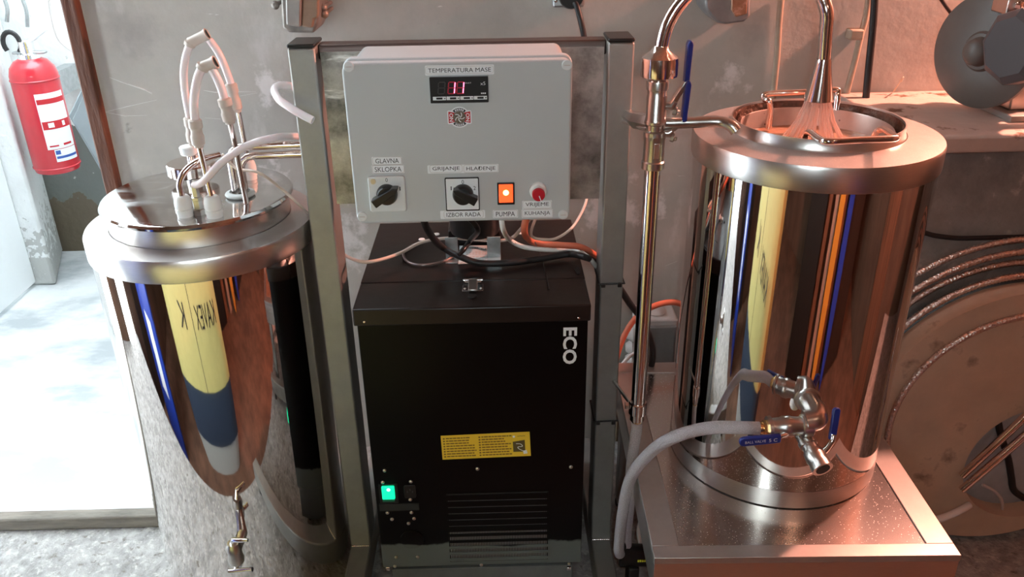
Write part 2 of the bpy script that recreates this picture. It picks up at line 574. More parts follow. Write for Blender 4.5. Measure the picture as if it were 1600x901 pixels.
# the bright entry beyond the timber post, unseen roof left open to light it
struct(MB().box((-1.75, 1.475, 0), (-.835, 3.1, .03)).box((-.835, 1.475, 0), (-.68, 1.70, .03)).build('floor', slab_m))
struct(MB().box((-1.75, 1.445, 0), (-.68, 1.475, .032)).build('trim_1', threshold_m, bevel=.004))
struct(MB().box((-1.75, 2.95, .03), (-.55, 3.1, 1.9)).build('wall_back', alcove_m))
jx, jr = at(88, 442, Y=2.65).x, at(99, 392, Y=2.95).x
struct(MB().prism([(-1.85, 2.65, .03), (jx, 2.65, .03), (jr, 2.95, .03), (-1.85, 2.95, .03)], (0, 0, 1), 1.87).build('wall_left', jamb_m, bevel=.012))
struct(MB().box((-.83, 1.70, .03), (-.80, 1.76, 2.4)).build('trim_2', timber_m, bevel=.004))
struct(MB().box((-.797, 1.87, .03), (-.55, 2.95, 1.9)).build('wall_right', alcove_m))
d1 = struct(MB().box((-1.66, 1.75, .045), (-1.60, 2.648, 1.9)).build('door_1', white_paint, bevel=.004))
MB().box((-1.6, 2.58, .9), (-1.57, 2.61, 1.0)).build('door_handle', chrome, d1, .004)

# grey sheet-metal box standing out of the entry wall behind the post
pts = pts_at(((129, 134), (107, 181), (166, 282), (192, 282), (150, 120)), Y=2.3)
t = MB().prism(pts, (0, 1, 0), .05).build('wall_cabinet', panel_grey, bevel=.003)
tag(t, 'grey sheet metal cabinet with a sloping corner behind the brown timber post', 'cabinet')
MB().prism(pts_at(((132, 146), (114, 186), (162, 266), (175, 266), (158, 150)), Y=2.2985), (0, -1, 0), .004).build('panel', panel_grey, t, bevel=.0015)

# fire extinguisher on the entry wall
c0, c1 = at(52, 90, Y=2.70), at(86, 266, Y=2.70)
ex = V(((c0.x + c1.x) / 2, 2.70, c1.z)); eh = c0.z - c1.z
t = thing('fire_extinguisher', ex, 'red fire extinguisher with white printed labels hanging on the white entry wall', 'fire extinguisher')
R0 = .070
MB().lathe([(.05, 0), (R0 - .004, .006), (R0, .02), (R0, eh - .05), (R0 - .006, eh - .028), (R0 - .022, eh - .008), (.03, eh)], ex).build('cylinder', red_paint, t)
for zz in (.022, eh - .064):
    MB().lathe([(R0 + .0006, zz - .003), (R0 + .0022, zz - .001), (R0 + .0022, zz + .001), (R0 + .0006, zz + .003)], ex, cap=False).build('weld_ring', red_paint, t)


def wrap(mb, z0, z1, a0, a1, r=R0 + .0009):
    vs, fs = [], []
    n = 14
    for i in range(n + 1):
        a = radians(a0 + (a1 - a0) * i / n)
        for z in (z0, z1):
            vs.append(ex + V((r * sin(a), -r * cos(a), z)))
    for i in range(n):
        fs.append((2 * i, 2 * i + 2, 2 * i + 3, 2 * i + 1))
    return mb.add(vs, fs)


lab = wrap(MB(), .088, .265, 16, 92).build('label', label_m, t)
for za, zb in ((.232, .248), (.152, .178)):
    wrap(MB(), za, zb, 18, 92, R0 + .0015).build('red_band', red_print, lab)
for aa, ab in ((31, 45), (66, 74)):
    wrap(MB(), .158, .173, aa, ab, R0 + .002).build('pictogram', label_m, lab)
wrap(wrap(MB(), .096, .101, 22, 44, R0 + .0015), .096, .103, 56, 80, R0 + .0015).build('print_line', red_print, lab)
lab2 = wrap(MB(), .046, .086, 30, 92).build('label', label_m, t)
wrap(wrap(MB(), .056, .064, 32, 90, R0 + .0015), .07, .083, 32, 44, R0 + .0015).build('print_line', blue_print, lab2)
hd = ex + V((0, 0, eh))
MB().lathe([(.032, -.006), (.032, .012), (.022, .016), (.022, .05), (.012, .055)], hd, seg=20).build('valve_head', chrome, t)
MB().box(hd + V((-.045, -.012, .012)), hd + V((.055, .012, .02))).build('lower_lever', galv, t, .003)
MB().prism([hd + V(p) for p in ((.0, -.01, .05), (.03, -.01, .062), (.075, -.01, .09), (.078, -.01, .083), (.03, -.01, .052), (.0, -.01, .042))], (0, 1, 0), .02).build('upper_lever', white_paint, t, .002)
MB().tube([hd + V((-.04 - .026 * cos(a), -.004, .045 + .034 * sin(a))) for a in [i * pi * 1.5 / 14 - .7 for i in range(15)]], .0075, 8).build('hose', black_rubber, t)
MB().box(ex + V((-.02, .06, .22)), ex + V((.02, .248, .30))).build('wall_bracket', galv, t)
# thin cord on the entry wall and two hanging hooks
cable('hanging_wire', pts_at(((76, -4), (80, 24), (92, 62), (121, 86)), Y=2.93), .0035, grey_cable, 'thin grey cord drooping on the white entry wall above the extinguisher')
for a, b, c, d, l in ((6, -5, 11, 34, 'grey bent hook hanging at the upper left corner of the entry'), (34, -5, 43, 42, 'long grey hook hanging right above the fire extinguisher')):
    cable('hanging_hook', [at(a, b, Y=2.88), at((a + c) / 2 + 3, (b + d) / 2, Y=2.88), at(c, d, Y=2.88)], .006, galv, l, 'hook')

# ================================================================== equipment frame
FX = (-.308, -.268, .170, .209)
PF, PB = 1.28, 1.345
TOP = 1.049
t = thing('equipment_frame', (-.05, 1.31, 0), 'satin steel frame of two square posts carrying the grey control box', 'frame')
for x0, x1 in ((FX[0], FX[1]), (FX[2], FX[3])):
    MB().box((x0, PF, .085), (x1, PB, TOP)).build('post', post_m, t, .003)
    MB().box((x0 - .0005, PF - .0005, TOP + .0005), (x1 + .0005, PB + .0005, TOP + .006)).build('end_cap', black, t, .002)
    MB().box((x0, .90, .028), (x1, 1.62, .0845)).build('base_rail', post_m, t, .003)
    wm = MB()
    for k in range(9):
        wm.ball((x0 + .004 + (x1 - x0 - .008) * k / 8, PF - .001, .0855), .0026, 8)
    wm.build('weld_bead', chrome, t)
    for yy in (.93, 1.58):
        MB().lathe([(.014, 0), (.016, .006), (.007, .01), (.007, .028)], ((x0 + x1) / 2, yy, 0), seg=16).build('foot', black_rubber, t)
MB().box((FX[1], PF + .028, TOP - .022), (FX[2], PB - .004, TOP)).build('cross_bar', mat('dark_reflection_steel', (.12, .085, .075), .4, .7), t, .002)  # dark base colour paints in what the bar's steel reflects
MB().box((FX[1] + .006, 1.291, .800), (FX[2] - .005, 1.2935, TOP - .008)).build('back_plate', plate_m, t)
MB().box((FX[1] + .006, 1.2935, TOP - .0095), (FX[2] - .005, 1.306, TOP - .008)).build('plate_lip', chrome, t)
MB().box((FX[1], 1.50, .03), (FX[2], 1.54, .07)).build('cross_bar', post_m, t, .002)

# ================================================================== control box
BY = 1.14
bx0, bx1, bz0, bz1 = -.2055, .1035, .824, 1.0525
cbx = thing('control_box', ((bx0 + bx1) / 2, 1.215, bz0), 'light grey plastic control box with switches and red digits between the steel posts', 'control box')
MB().prism(rrect(bx0 + .004, bx1 - .004, bz0 + .004, bz1 - .004, .012, 1.178), (0, 1, 0), 1.2905 - 1.178).build('housing', grey_plastic, cbx, .001)
cov = MB().prism(rrect(bx0, bx1, bz0, bz1, .012, BY), (0, 1, 0), .020).build('cover', grey_plastic, cbx, .003, bseg=3)
MB().prism(rrect(bx0 - .002, bx1 + .002, bz0 - .001, bz1 + .0025, .013, BY + .0205), (0, 1, 0), .017).build('cover_rim', grey_plastic, cbx, .002, bseg=3)


def cb(a, b, y=BY):
    return at(a, b, Y=y)


def rect_px(a0, b0, a1, b1, y=BY, th=.0004, r=.0015, mb=None):
    p, q = at(a0, b1, Y=y), at(a1, b0, Y=y)
    p2, q2 = at(a0, b0, Y=y), at(a1, b1, Y=y)
    x0, x1, z0, z1 = (p.x + p2.x) / 2, (q.x + q2.x) / 2, (p.z + q2.z) / 2, (q.z + p2.z) / 2
    (mb or MB()).prism(rrect(x0, x1, z0, z1, r, y), (0, -1, 0), th)
    return (x0, x1, z0, z1)


def panel(name, a0, b0, a1, b1, m, parent, y=BY, th=.0004, r=.0015, bevel=0):
    mb = MB()
    rc = rect_px(a0, b0, a1, b1, y, th, r, mb)
    return mb.build(name, m, parent, bevel), rc


def outline(name, a0, b0, a1, b1, parent, y):
    p, q = at(a0, b1, Y=y), at(a1, b0, Y=y)
    k = rrect(p.x, q.x, p.z, q.z, .003, y)
    MB().tube(k + [k[0]], .00025, 4).build(name, grey_cable, parent)


def caption(s, lab_px, txts):
    l, rc = panel('label', *lab_px, label_m, cbx, th=.0005)
    for tx, a0, b0, a1, b1 in txts:
        p, q = cb(a0, b1), cb(a1, b0)
        text('lettering', tx, ink, l, ((p.x + q.x) / 2, BY - .0005, (p.z + q.z) / 2), q.x - p.x, q.z - p.z)
        outline('frame_line', a0 - 4, b0 - 2.4, a1 + 4, b1 + 2.4, l, BY - .0005)


caption('', (664, 101.5, 772, 117), [('TEMPERATURA MASE', 669, 105, 767, 113.5)])
caption('', (581, 244.5, 628, 257), [('GLAVNA', 587, 247, 623, 255)])
caption('', (581, 257.6, 632, 270.5), [('SKLOPKA', 586, 260, 627, 268.3)])
caption('', (668, 257, 779, 270), [('GRIJANJE', 676, 259.5, 718, 267.5), ('HLA\u0110ENJE', 729, 259, 774, 267.5)])
caption('', (688, 328.5, 758, 341), [('IZBOR RADA', 698, 331, 751, 338.5)])
caption('', (770, 327.5, 809.5, 340), [('PUMPA', 775, 330, 804.5, 337.8)])
caption('', (816, 313, 862, 326), [('VRIJEME', 821, 315.5, 857.5, 323.5)])
caption('', (815, 326.5, 863.5, 339.5), [('KUHANJA', 820, 329, 859.5, 337.3)])
# cover screws
for a, b in ((545, 104), (886, 101.5), (566, 338), (880, 335)):
    c = cb(a, b)
    s = MB().lathe([(.0072, 0), (.0072, .0012), (.0062, .002), (.0, .0021)], c, (0, -1, 0), 20, cap=False).build('cover_screw', switch_grey, cbx)
    MB().box(c + V((-.004, -.0026, -.0007)), c + V((.004, -.0020, .0007))).build('slot', grey_cable, s)
# thermostat display
disp, rc = panel('temperature_display', 672, 119, 763, 159.5, black, cbx, th=.005, r=.001, bevel=.0006)
DY = BY - .005
x0, x1, z0, z1 = rc
dw, dh = x1 - x0, z1 - z0


def dp(fx, fz):
    return V((x0 + dw * fx, DY, z0 + dh * fz))


def digit(cx, segs, m, name):
    """seven segments a..g as slim bars leaning a little"""
    w, h = dw * .055, dh * .22
    S_ = {'a': ((-w, 2 * h), (w, 2 * h)), 'b': ((w, 2 * h), (w, h * 1.0)), 'c': ((w, h), (w, 0)), 'd': ((-w, 0), (w, 0)), 'e': ((-w, 0), (-w, h)), 'f': ((-w, h), (-w, 2 * h)), 'g': ((-w, h), (w, h))}
    mb = MB()
    o = dp(cx, .37)
    for s in segs:
        (ax, az), (ex_, ez) = S_[s]
        ax += az * .12; ex_ += ez * .12
        p, q = V((o.x + ax, DY - .0004, o.z + az)), V((o.x + ex_, DY - .0004, o.z + ez))
        d = (q - p); d = d.normalized() * .0006
        mb.tube([p + d, q - d], .0007, 6)
    mb.build(name, m, disp)


digit(.19, 'abcdefg', dim_digit, 'digit')
for cx in (.36, .51):
    digit(cx, 'adefg', halo_red, 'digit')
    digit(cx, 'bc', glow_red, 'lit_segment')
text('lettering', 'x5', label_m, disp, dp(.91, .74), dw * .085, dh * .13)
text('lettering', 'out1', label_m, disp, dp(.655, .775), dw * .10, dh * .05)
for k in range(3):
    q = dp(.885 + .03 * k, .36)
    MB().box(q + V((-.0009, -.0003, -.0009)), q + V((.0009, 0, .0009))).build('print_mark', label_m, disp)
for k in range(4):
    xa, xb = .045 + k * .235, .045 + k * .235 + .225
    p, q = dp(xa, .125), dp(xb, .26)
    kb = MB().box((p.x, DY - .0008, p.z), (q.x, DY, q.z)).build('key', label_m, disp)
    m_ = (p.x + q.x) / 2
    MB().box((m_ - .0042, DY - .0016, p.z + .0012), (m_ + .0042, DY - .0008, q.z - .0010)).build('key_slot', black, kb)
    MB().box((m_ + .0062, DY - .0010, p.z + .0018), (m_ + .0082, DY - .0008, q.z - .0018)).build('key_mark', ink, kb)
# brewery emblem sticker: red side plates and a round crest
e = cb(718, 183)
em = MB()
em.prism(rrect(e.x - .0165, e.x + .0165, e.z - .0095, e.z + .0095, .002, BY), (0, -1, 0), .0003)
em.lathe([(.0145, 0), (.0145, .0004)], (e.x, BY, e.z), (0, -1, 0), 32)
emb = em.build('emblem_sticker', label_m, cbx)
em = MB()
for sx in (-1, 1):
    em.prism([V((e.x + sx * a, BY - .0004, e.z + b)) for a, b in ((.0065, -.0065), (.0150, -.0080), (.0150, .0080), (.0065, .0065))], (0, -1, 0), .0002)
    text('lettering', 'NO', label_m, emb, (e.x + sx * .0113, BY - .0007, e.z), .0115, .0052, rot=pi / 2, bold=.02)
em.build('red_plate', red_print, emb)
em = MB()
for sz in (1, -1):
    em.prism([V((e.x + .0128 * sin(a) * k_, BY - .0004, e.z + sz * .0128 * cos(a) * k_)) for k_, rg in ((1, range(-5, 6)), (.72, range(5, -6, -1))) for a in [radians(9 * i) for i in rg]], (0, -1, 0), .0003)
em.build('black_band', ink, emb)
em = MB()
for sz in (1, -1):
    for i in range(-2, 3):
        a = radians(14 * i)
        c = V((e.x + .0110 * sin(a), BY - .00085, e.z + sz * .0110 * cos(a)))
        em.box(c + V((-.0008, -.0001, -.0012)), c + V((.0008, .0001, .0012)))
em.build('band_mark', label_m, emb)
MB().lathe([(.0088, 0), (.0088, .0005), (.0001, .0007)], (e.x, BY - .0004, e.z), (0, -1, 0), 28).build('crest', mat('crest_brown', (.22, .17, .12), .5, noise=.8, nscale=420), emb)
em = MB()
for k in range(5):
    a0 = k * 2 * pi / 5
    em.tube([V((e.x + r_ * cos(a0 + r_ * 180), BY - .0012, e.z + r_ * sin(a0 + r_ * 180))) for r_ in (.001, .0025, .004, .0055, .007)], .0006, 5)
em.build('crest_swirl', label_m, emb)


# rotary switches
def rotary(a0, b0, a1, b1, pm, ca, cb_, tip, tail, marks, screw, rimmed):
    y = BY
    if rimmed:
        rim, _ = panel('rotary_switch', a0 - 1.5, b0 - 2.5, a1 + 1.5, b1 + 1, black, cbx, th=.0035, r=.0015, bevel=.0005)
        pl, _ = panel('face_plate', a0, b0, a1, b1, pm, rim, y=y - .0035, th=.0008, r=.001)
        root, fy = rim, y - .0043
    else:
        root, _ = panel('rotary_switch', a0, b0, a1, b1, pm, cbx, th=.006, r=.004, bevel=.0015)
        fy = y - .006
    for s, a, b in marks:
        c = at(a, b, Y=fy)
        text('lettering', s, ink, root, c, .0032 if s != '1' else .0014, .0058)
    if screw:
        c = at(*screw, Y=fy)
        MB().lathe([(.004, 0), (.004, .0006), (0.0001, .0008)], c, (0, -1, 0), 16).build('plate_screw', satin_m, root)
    c = at(ca, cb_, Y=fy)
    kn = MB().lathe([(.0150, 0), (.0150, .004), (.0135, .010), (.0120, .012), (.0001, .0122)], c, (0, -1, 0), 32).build('knob', black, root)
    p, q = at(*tip, Y=fy - .016), at(*tail, Y=fy - .016)
    d = (p - q).normalized(); n = V((0, -1, 0)).cross(d)
    q2 = q
    poly = [p, p - d * .006 + n * .0042, q2 + n * .0062, q2 - n * .0062, p - d * .006 - n * .0042]
    MB().prism([v + V((0, .012, 0)) for v in poly], (0, -1, 0), .016).build('handle', black, kn, .0012)


rotary(577, 273.5, 634.5, 329, switch_grey, 605, 303, (622, 294), (584, 319), [('0', 604, 281), ('1', 625, 294.5)], (583, 283.5), False)
rotary(697.5, 279, 747.5, 327, switch_white, 723.5, 303, (707.5, 297), (744, 315.5), [('0', 723, 284), ('1', 705, 294), ('2', 741.5, 293.5)], None, True)
# illuminated pump switch
rk, rc = panel('rocker_switch', 777, 284.5, 804, 318.5, black, cbx, th=.004, r=.001, bevel=.0008)
panel('rocker', 779.5, 287.5, 801.5, 315.5, lit_orange, rk, y=BY - .004, th=.003, r=.001, bevel=.001)
c = at(790.5, 301, Y=BY - .007)
MB().lathe([(.0042, 0), (.003, .0006), (.0001, .0009)], c, (0, -1, 0), 20).build('glow_lamp', lit_core, rk).scale = (1, 1, 1)
# boil time dial
c = at(840.5, 297, Y=BY)
dl = MB().lathe([(.0125, 0), (.0122, .006), (.0095, .008), (.0092, .016)], c, (0, -1, 0), 32).build('timer_dial', white_plastic, cbx)
cc = c + V((0, -.016, 0))
MB().lathe([(.0092, 0), (.0092, .0055), (.0082, .007), (.0001, .0072)], cc, (0, -1, 0), 32).build('dial_cap', red_m, dl)
p = cc + V((.0006, -.0074, -.0005))
MB().tube([p, p + V((.0028, 0, -.0075))], .0006, 6).build('pointer_line', label_m, dl)
# cable glands under the box
for gx, gy in ((-.118, 1.22), (-.062, 1.22), (.004, 1.185), (.042, 1.185)):
    MB().lathe([(.012, 0), (.012, -.006), (.009, -.008), (.009, -.013)], (gx, gy, bz0 + .004), seg=12).build('cable_gland', switch_grey if gx > 0 else black, cbx)

# ================================================================== chiller
CY = 1.165
cx0, cx1, cyb = -.232, .142, 1.53
lz = at(736, 480, Y=CY).z
lip = at(736, 506, Y=CY).z
pb = at(752, 884, Y=CY).z
ch = thing('chiller', ((cx0 + cx1) / 2, 1.34, 0), 'black under counter chiller box with a yellow sticker between the steel posts', 'chiller')
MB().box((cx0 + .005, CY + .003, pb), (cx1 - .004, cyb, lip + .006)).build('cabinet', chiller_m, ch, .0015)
MB().box((cx0, CY, lip), (cx1, 1.262, lz)).build('front_lid', lid_black, ch, .0025)
MB().box((cx0, 1.264, lip), (cx1, cyb + .002, lz)).build('rear_lid', lid_black, ch, .0015)
MB().box((cx0 + .02, CY + .008, .025), (cx1 - .02, cyb - .01, pb - .011)).build('plinth', mat('plinth_grey', (.13, .14, .14), .45, noise=.2, nscale=30), ch, .001)
MB().box((cx0 + .03, CY + .03, pb - .0115), (cx1 - .03, cyb - .02, pb)).build('base_gap', black, ch)
for sx in (cx0 + .05, cx1 - .05):
    for yy in (CY + .05, cyb - .05):
        MB().lathe([(.015, 0), (.015, .006), (.008, .01), (.008, .026)], (sx, yy, 0), seg=14).build('foot', black_rubber, ch)
CF = CY + .003


def fp(a, b, y=CF):
    return at(a, b, Y=y)


def small_screws(lst, r, parent=ch):
    for a, b in lst:
        c = fp(a, b)
        MB().lathe([(r, 0), (r * .9, r * .45), (r * .5, r * .7), (.0001, r * .75)], c, (0, -1, 0), 14).build('screw', satin_m, parent)


small_screws([(601, 734.5), (746, 732), (892, 729), (598, 753), (642, 752), (641, 780), (605.5, 800.5), (643, 800), (612.5, 810.5), (647, 809.5), (638.5, 817), (619, 870), (652.5, 869.5), (617, 884), (752, 882), (889, 880)], .0034)
for a, b in ((569, 503), (904.5, 497)):
    c = at(a, b, Y=CY)
    MB().lathe([(.0022, 0), (.0015, .001), (.0001, .0012)], c, (0, -1, 0), 12).build('rivet', chrome, ch)
# ECO lettering running downwards
c = fp(890.5, 540)
top, bot = fp(890, 512), fp(891, 569)
text('lettering', 'ECO', label_m, ch, c, top.z - bot.z, .0225, rot=-pi / 2, bold=.03)
# yellow sticker
tl, tr, br, bl = fp(688.5, 680.5), fp(827.5, 674), fp(829.5, 711.5), fp(691.5, 717.5)
st = MB().prism([tl, tr, br, bl], (0, -1, 0), .0004).build('sticker', yellow_l, ch)


def sp(fx, fz):
    return tl * (1 - fx) * (1 - fz) + tr * fx * (1 - fz) + br * fx * fz + bl * (1 - fx) * fz + V((0, -.0005, 0))


mb = MB()
rng = random.Random(3)
for colx, w0 in ((.055, .33), (.455, .33)):
    for r_ in range(8):
        fz = .10 + r_ * .108
        wd = w0 * (rng.uniform(.72, 1.0))
        mb.prism([sp(colx - .033, fz), sp(colx - .012, fz), sp(colx - .012, fz + .055), sp(colx - .033, fz + .055)], (0, -1, 0), .0002)
        xx = colx
        while xx < colx + wd:
            ww = rng.uniform(.02, .05)
            mb.prism([sp(xx, fz), sp(min(xx + ww, colx + wd + .01), fz), sp(min(xx + ww, colx + wd + .01), fz + .045), sp(xx, fz + .045)], (0, -1, 0), .0002)
            xx += ww + .006
mb.build('print_lines', brown_ink, st)
fx = MB().prism([sp(.805, .38), sp(.94, .32), sp(.94, .80), sp(.805, .80)], (0, -1, 0), .0003).build('pictogram', mat('dark_olive_ink', (.10, .075, .02), .6), st)
MB().tube(smooth([sp(.84, .46), sp(.89, .48), sp(.91, .58), sp(.86, .60), sp(.87, .68), sp(.92, .78)], 5), .0007, 5).build('arrow', label_m, fx)
MB().prism([sp(.915, .76), sp(.955, .74), sp(.965, .88), sp(.92, .90)], (0, -1, 0), .0004).build('patch', label_m, st)
MB().lathe([(.0022, 0), (.0001, .0006)], sp(.82, .17), (0, -1, 0), 14).build('dot', label_m, st)
text('lettering', 'OPREMA', ink, st, sp(.905, .15), .0135, .0022, rot=.045)
# lit power switch, socket and round cover
sw, _ = panel('power_switch', 592.5, 755, 622, 785, black, ch, y=CF, th=.002, r=.001)
gq = MB()
rect_px(597, 758, 617, 777.5, CF - .002, .005, .002, gq)
gb = gq.build('rocker', lit_green, sw, .0012)
MB().lathe([(.0032, 0), (.0022, .0007), (.0001, .0010)], at(607, 765, Y=CF - .007), (0, -1, 0), 18).build('glow_lamp', lit_green_core, sw)
gq = MB()
rect_px(598, 778.5, 617, 782, CF - .002, .003, .001, gq)
gq.build('rocker_edge', mat('dark_green', (.01, .16, .09), .4), sw)
so, _ = panel('power_socket', 631.5, 757, 650, 777, black, ch, y=CF, th=.002, r=.004, bevel=.0006)
mb = MB()
for a in (-1, 0, 1):
    c = at(640.5 + a * 4, 767 - (2 if a == 0 else -1), Y=CF - .002)
    mb.box(c + V((-.0007, -.0006, -.002)), c + V((.0007, 0, .002)))
mb.build('pin', mat('socket_pin', (.06, .06, .065), .4), so)
panel('sill_strip', 593, 785.5, 655, 796, mat('strip_grey', (.02, .022, .023), .5), ch, y=CF, th=.0025, r=.0005)
c = fp(644, 842)
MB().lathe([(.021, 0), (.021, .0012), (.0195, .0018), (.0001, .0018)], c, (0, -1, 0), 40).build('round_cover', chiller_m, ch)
# ventilation grill: dark recess, upright fins and cross louvres
p, q = fp(703.5, 877), fp(856.5, 767)
gr = MB().box((p.x, CF - .0008, p.z), (q.x, CF + .0006, q.z)).build('grill', dark_m, ch)
mb = MB()
nf = 62
for k in range(nf):
    xx = p.x + .002 + (q.x - p.x - .004) * (k + .5) / nf
    mb.box((xx - .0005, CF - .0018, p.z + .002), (xx + .0005, CF - .0008, q.z - .002))
mb.build('fins', fin_m, gr)
mb = MB()
for k in range(11):
    z = p.z + (q.z - p.z) * (k + .5) / 11
    hh = (q.z - p.z) / 11 * (.40 if k > 4 else .20)
    mb.box((p.x, CF - .0034, z - hh), (q.x, CF - .0020, z + hh))
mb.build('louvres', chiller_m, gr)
# bottom edge clips
for a in (606, 889):
    c = fp(a, 889)
    MB().box(c + V((-.004, 0, -.004)), c + V((.004, .02, .004))).build('hinge_clip', chrome, ch, .001)
# toggle latch on the lid
LZ = lz
c = at(739, 446, Z=LZ)
la = MB().box(c + V((-.017, -.022, 0)), c + V((.017, .001, .0016))).build('latch', chrome, ch, .0008)
MB().box(c + V((-.0075, -.026, .0016)), c + V((.0075, .012, .006))).build('latch_tongue', satin_m, la, .0018)
MB().box(c + V((-.014, .006, 0)), c + V((.014, .020, .005))).build('catch_plate', chrome, la, .001)
MB().rod(c + V((-.016, .013, .004)), c + V((.016, .013, .004)), .0026).build('pivot_pin', chrome, la)
mb = MB()
for sx in (-.013, .013):
    mb.lathe([(.0022, .0016), (.0018, .0026), (.0001, .003)], c + V((sx, -.014, 0)), seg=10)
mb.build('latch_rivet', satin_m, la)
c = at(738, 464, Z=LZ)
MB().lathe([(.007, 0), (.007, .002), (.006, .003), (.0001, .003)], c, seg=20).build('lid_plug', black_rubber, ch)
# rating plate, side hole grommets, cable slot
pts = [at(a, b, Z=LZ + .001) for a, b in ((718, 384), (764, 383.5), (765.5, 411), (716, 412.5))]
rp = MB().prism(pts, (0, 0, 1), .0006).build('rating_plate', mat('rating_plate_white', (.55, .60, .60), .4), ch)


def rpp(fx, fz):
    return pts[0] * (1 - fx) * (1 - fz) + pts[1] * fx * (1 - fz) + pts[2] * fx * fz + pts[3] * (1 - fx) * fz + V((0, 0, .0007))


text('lettering', 'OPREMA', ink, rp, rpp(.43, .17), .024, .0062, normal=(0, 0, 1), up=(0, 1, 0), bold=.01)
text('lettering', 'CE', ink, rp, rpp(.83, .22), .011, .0075, normal=(0, 0, 1), up=(0, 1, 0))
mb = MB()
for fz in (.36, .46, .62, .74, .86):
    xx = .22
    while xx < .92:
        ww = rng.uniform(.04, .10)
        mb.prism([rpp(xx, fz), rpp(xx + ww, fz), rpp(xx + ww, fz + .05), rpp(xx, fz + .05)], (0, 0, 1), .0002)
        xx += ww + .04
mb.build('print_lines', grey_cable, rp)
for a, b in ((659, 374), (682, 366), (812, 364)):
    MB().lathe([(.0062, 0), (.0055, .0012), (.0001, .0012)], at(a, b, Z=LZ), seg=18).build('hole_plug', white_plastic, ch)
c = at(902, 423, Z=LZ)
MB().prism([c + V((.006 * cos(k * pi / 8) * .7, .017 * sin(k * pi / 8), 0)) for k in range(16)], (0, 0, 1), .002).build('cable_slot', black_rubber, ch)
# stirring motor on the chiller lid
c = at(742, 355, Z=LZ + .045)
t = thing('agitator_motor', (c.x, c.y, LZ), 'black round agitator motor on grey legs on the chiller lid', 'motor')
MB().lathe([(.030, 0), (.043, .006), (.045, .014), (.045, .055), (.040, .06)], (c.x, c.y + .012, LZ + .028), seg=40).build('motor_housing', black, t)
for sx, w in ((-.041, .011), (.033, .012)):
    MB().box((c.x + sx - w, c.y - .034, LZ), (c.x + sx + w, c.y - .031, LZ + .040)).box((c.x + sx - w, c.y - .034, LZ), (c.x + sx + w, c.y - .055, LZ + .002)).build('mounting_leg', galv, t, .0008)
gy_ = max(pts[0].y, pts[1].y) + .008
MB().box((c.x - .05, gy_, LZ), (c.x + .045, gy_ + .06, LZ + .027)).build('gear_housing', lid_black, t, .002)

# ================================================================== cables below the control box
L = LZ
cable('black_cable', [(-.118, 1.22, .814)] + [at(667, 357, Y=1.235), at(690, 385, Z=L + .03), at(722, 402, Z=L + .02), at(752, 411, Z=L + .011), at(800, 410, Z=L + .009), at(850, 403, Z=L + .009), at(890, 397, Z=L + .012), at(915, 402, Z=L + .02), at(934, 412, Y=1.37), at(960, 440, Y=1.372)], .0058, black_rubber, 'thick black cable drooping across the chiller lid from the control box')
cable('black_cable', [(-.062, 1.22, .814)] + [at(746, 357, Y=1.235), at(735, 375, Z=L + .05), at(724, 390, Z=L + .042), at(716, 398, Z=L + .036)], .0045, black, 'short black cable crossing the white rating plate on the chiller lid')
cable('orange_cable', [(.042, 1.185, .812)] + [at(819, 360, Y=1.2), at(826, 374, Z=L + .05), at(845, 381, Z=L + .035), at(880, 383, Z=L + .035), at(908, 386, Z=L + .03), at(932, 400, Y=1.36), at(960, 425, Y=1.37)], .0055, orange_m, 'orange cable curving from the control box towards the right steel post')
cable('white_cable', [(.004, 1.185, .812)] + [at(787, 360, Y=1.2), at(797, 375, Z=L + .045), at(820, 386, Z=L + .03), at(860, 390, Z=L + .026), at(895, 389, Z=L + .02), at(920, 403, Z=L + .015), at(940, 428, Y=1.38)], .0042, white_cable, 'white cable running below the orange cable to the right post')
cable('grey_cable', [(.052, 1.19, .812)] + [at(812, 360, Y=1.22), at(800, 371, Z=L + .03), at(780, 376, Z=L + .018), at(740, 374, Z=L + .012), at(700, 372, Z=L + .012), at(660, 378, Z=L + .012), at(630, 393, Z=L + .012), at(600, 404, Z=L + .02), at(570, 409, Y=1.30), at(545, 402, Y=1.36), at(520, 385, Y=1.40)], .0030, cream_cable, 'cream cable crossing the chiller lid and passing behind the left post')
cable('probe_cable', [at(663, 378, Z=L + .005), at(645, 383, Z=L + .004), at(631, 394, Z=L + .004), at(636, 408, Z=L + .004), at(658, 414, Z=L + .004), at(690, 409, Z=L + .004), at(712, 398, Z=L + .006)], .0024, copper_cable, 'thin dark probe cable looped on the left of the chiller lid')
cable('grey_cable', [(.060, 1.2, .814)] + [at(830, 367, Y=1.26), at(852, 374, Y=1.28), at(872, 371, Y=1.30), at(895, 354, Y=1.34), at(912, 325, Y=1.38), at(918, 305, Y=1.41)], .0024, cream_cable, 'thin cream cable rising towards the plate right of the control box')
cable('cable_tie', [at(836, 378, Z=L + .05), at(842, 392, Z=L + .012), at(849, 410, Z=L + .004), at(858, 452, Z=L + .004)], .0009, black, 'long thin black cable tie end on the chiller lid', 'cable tie')
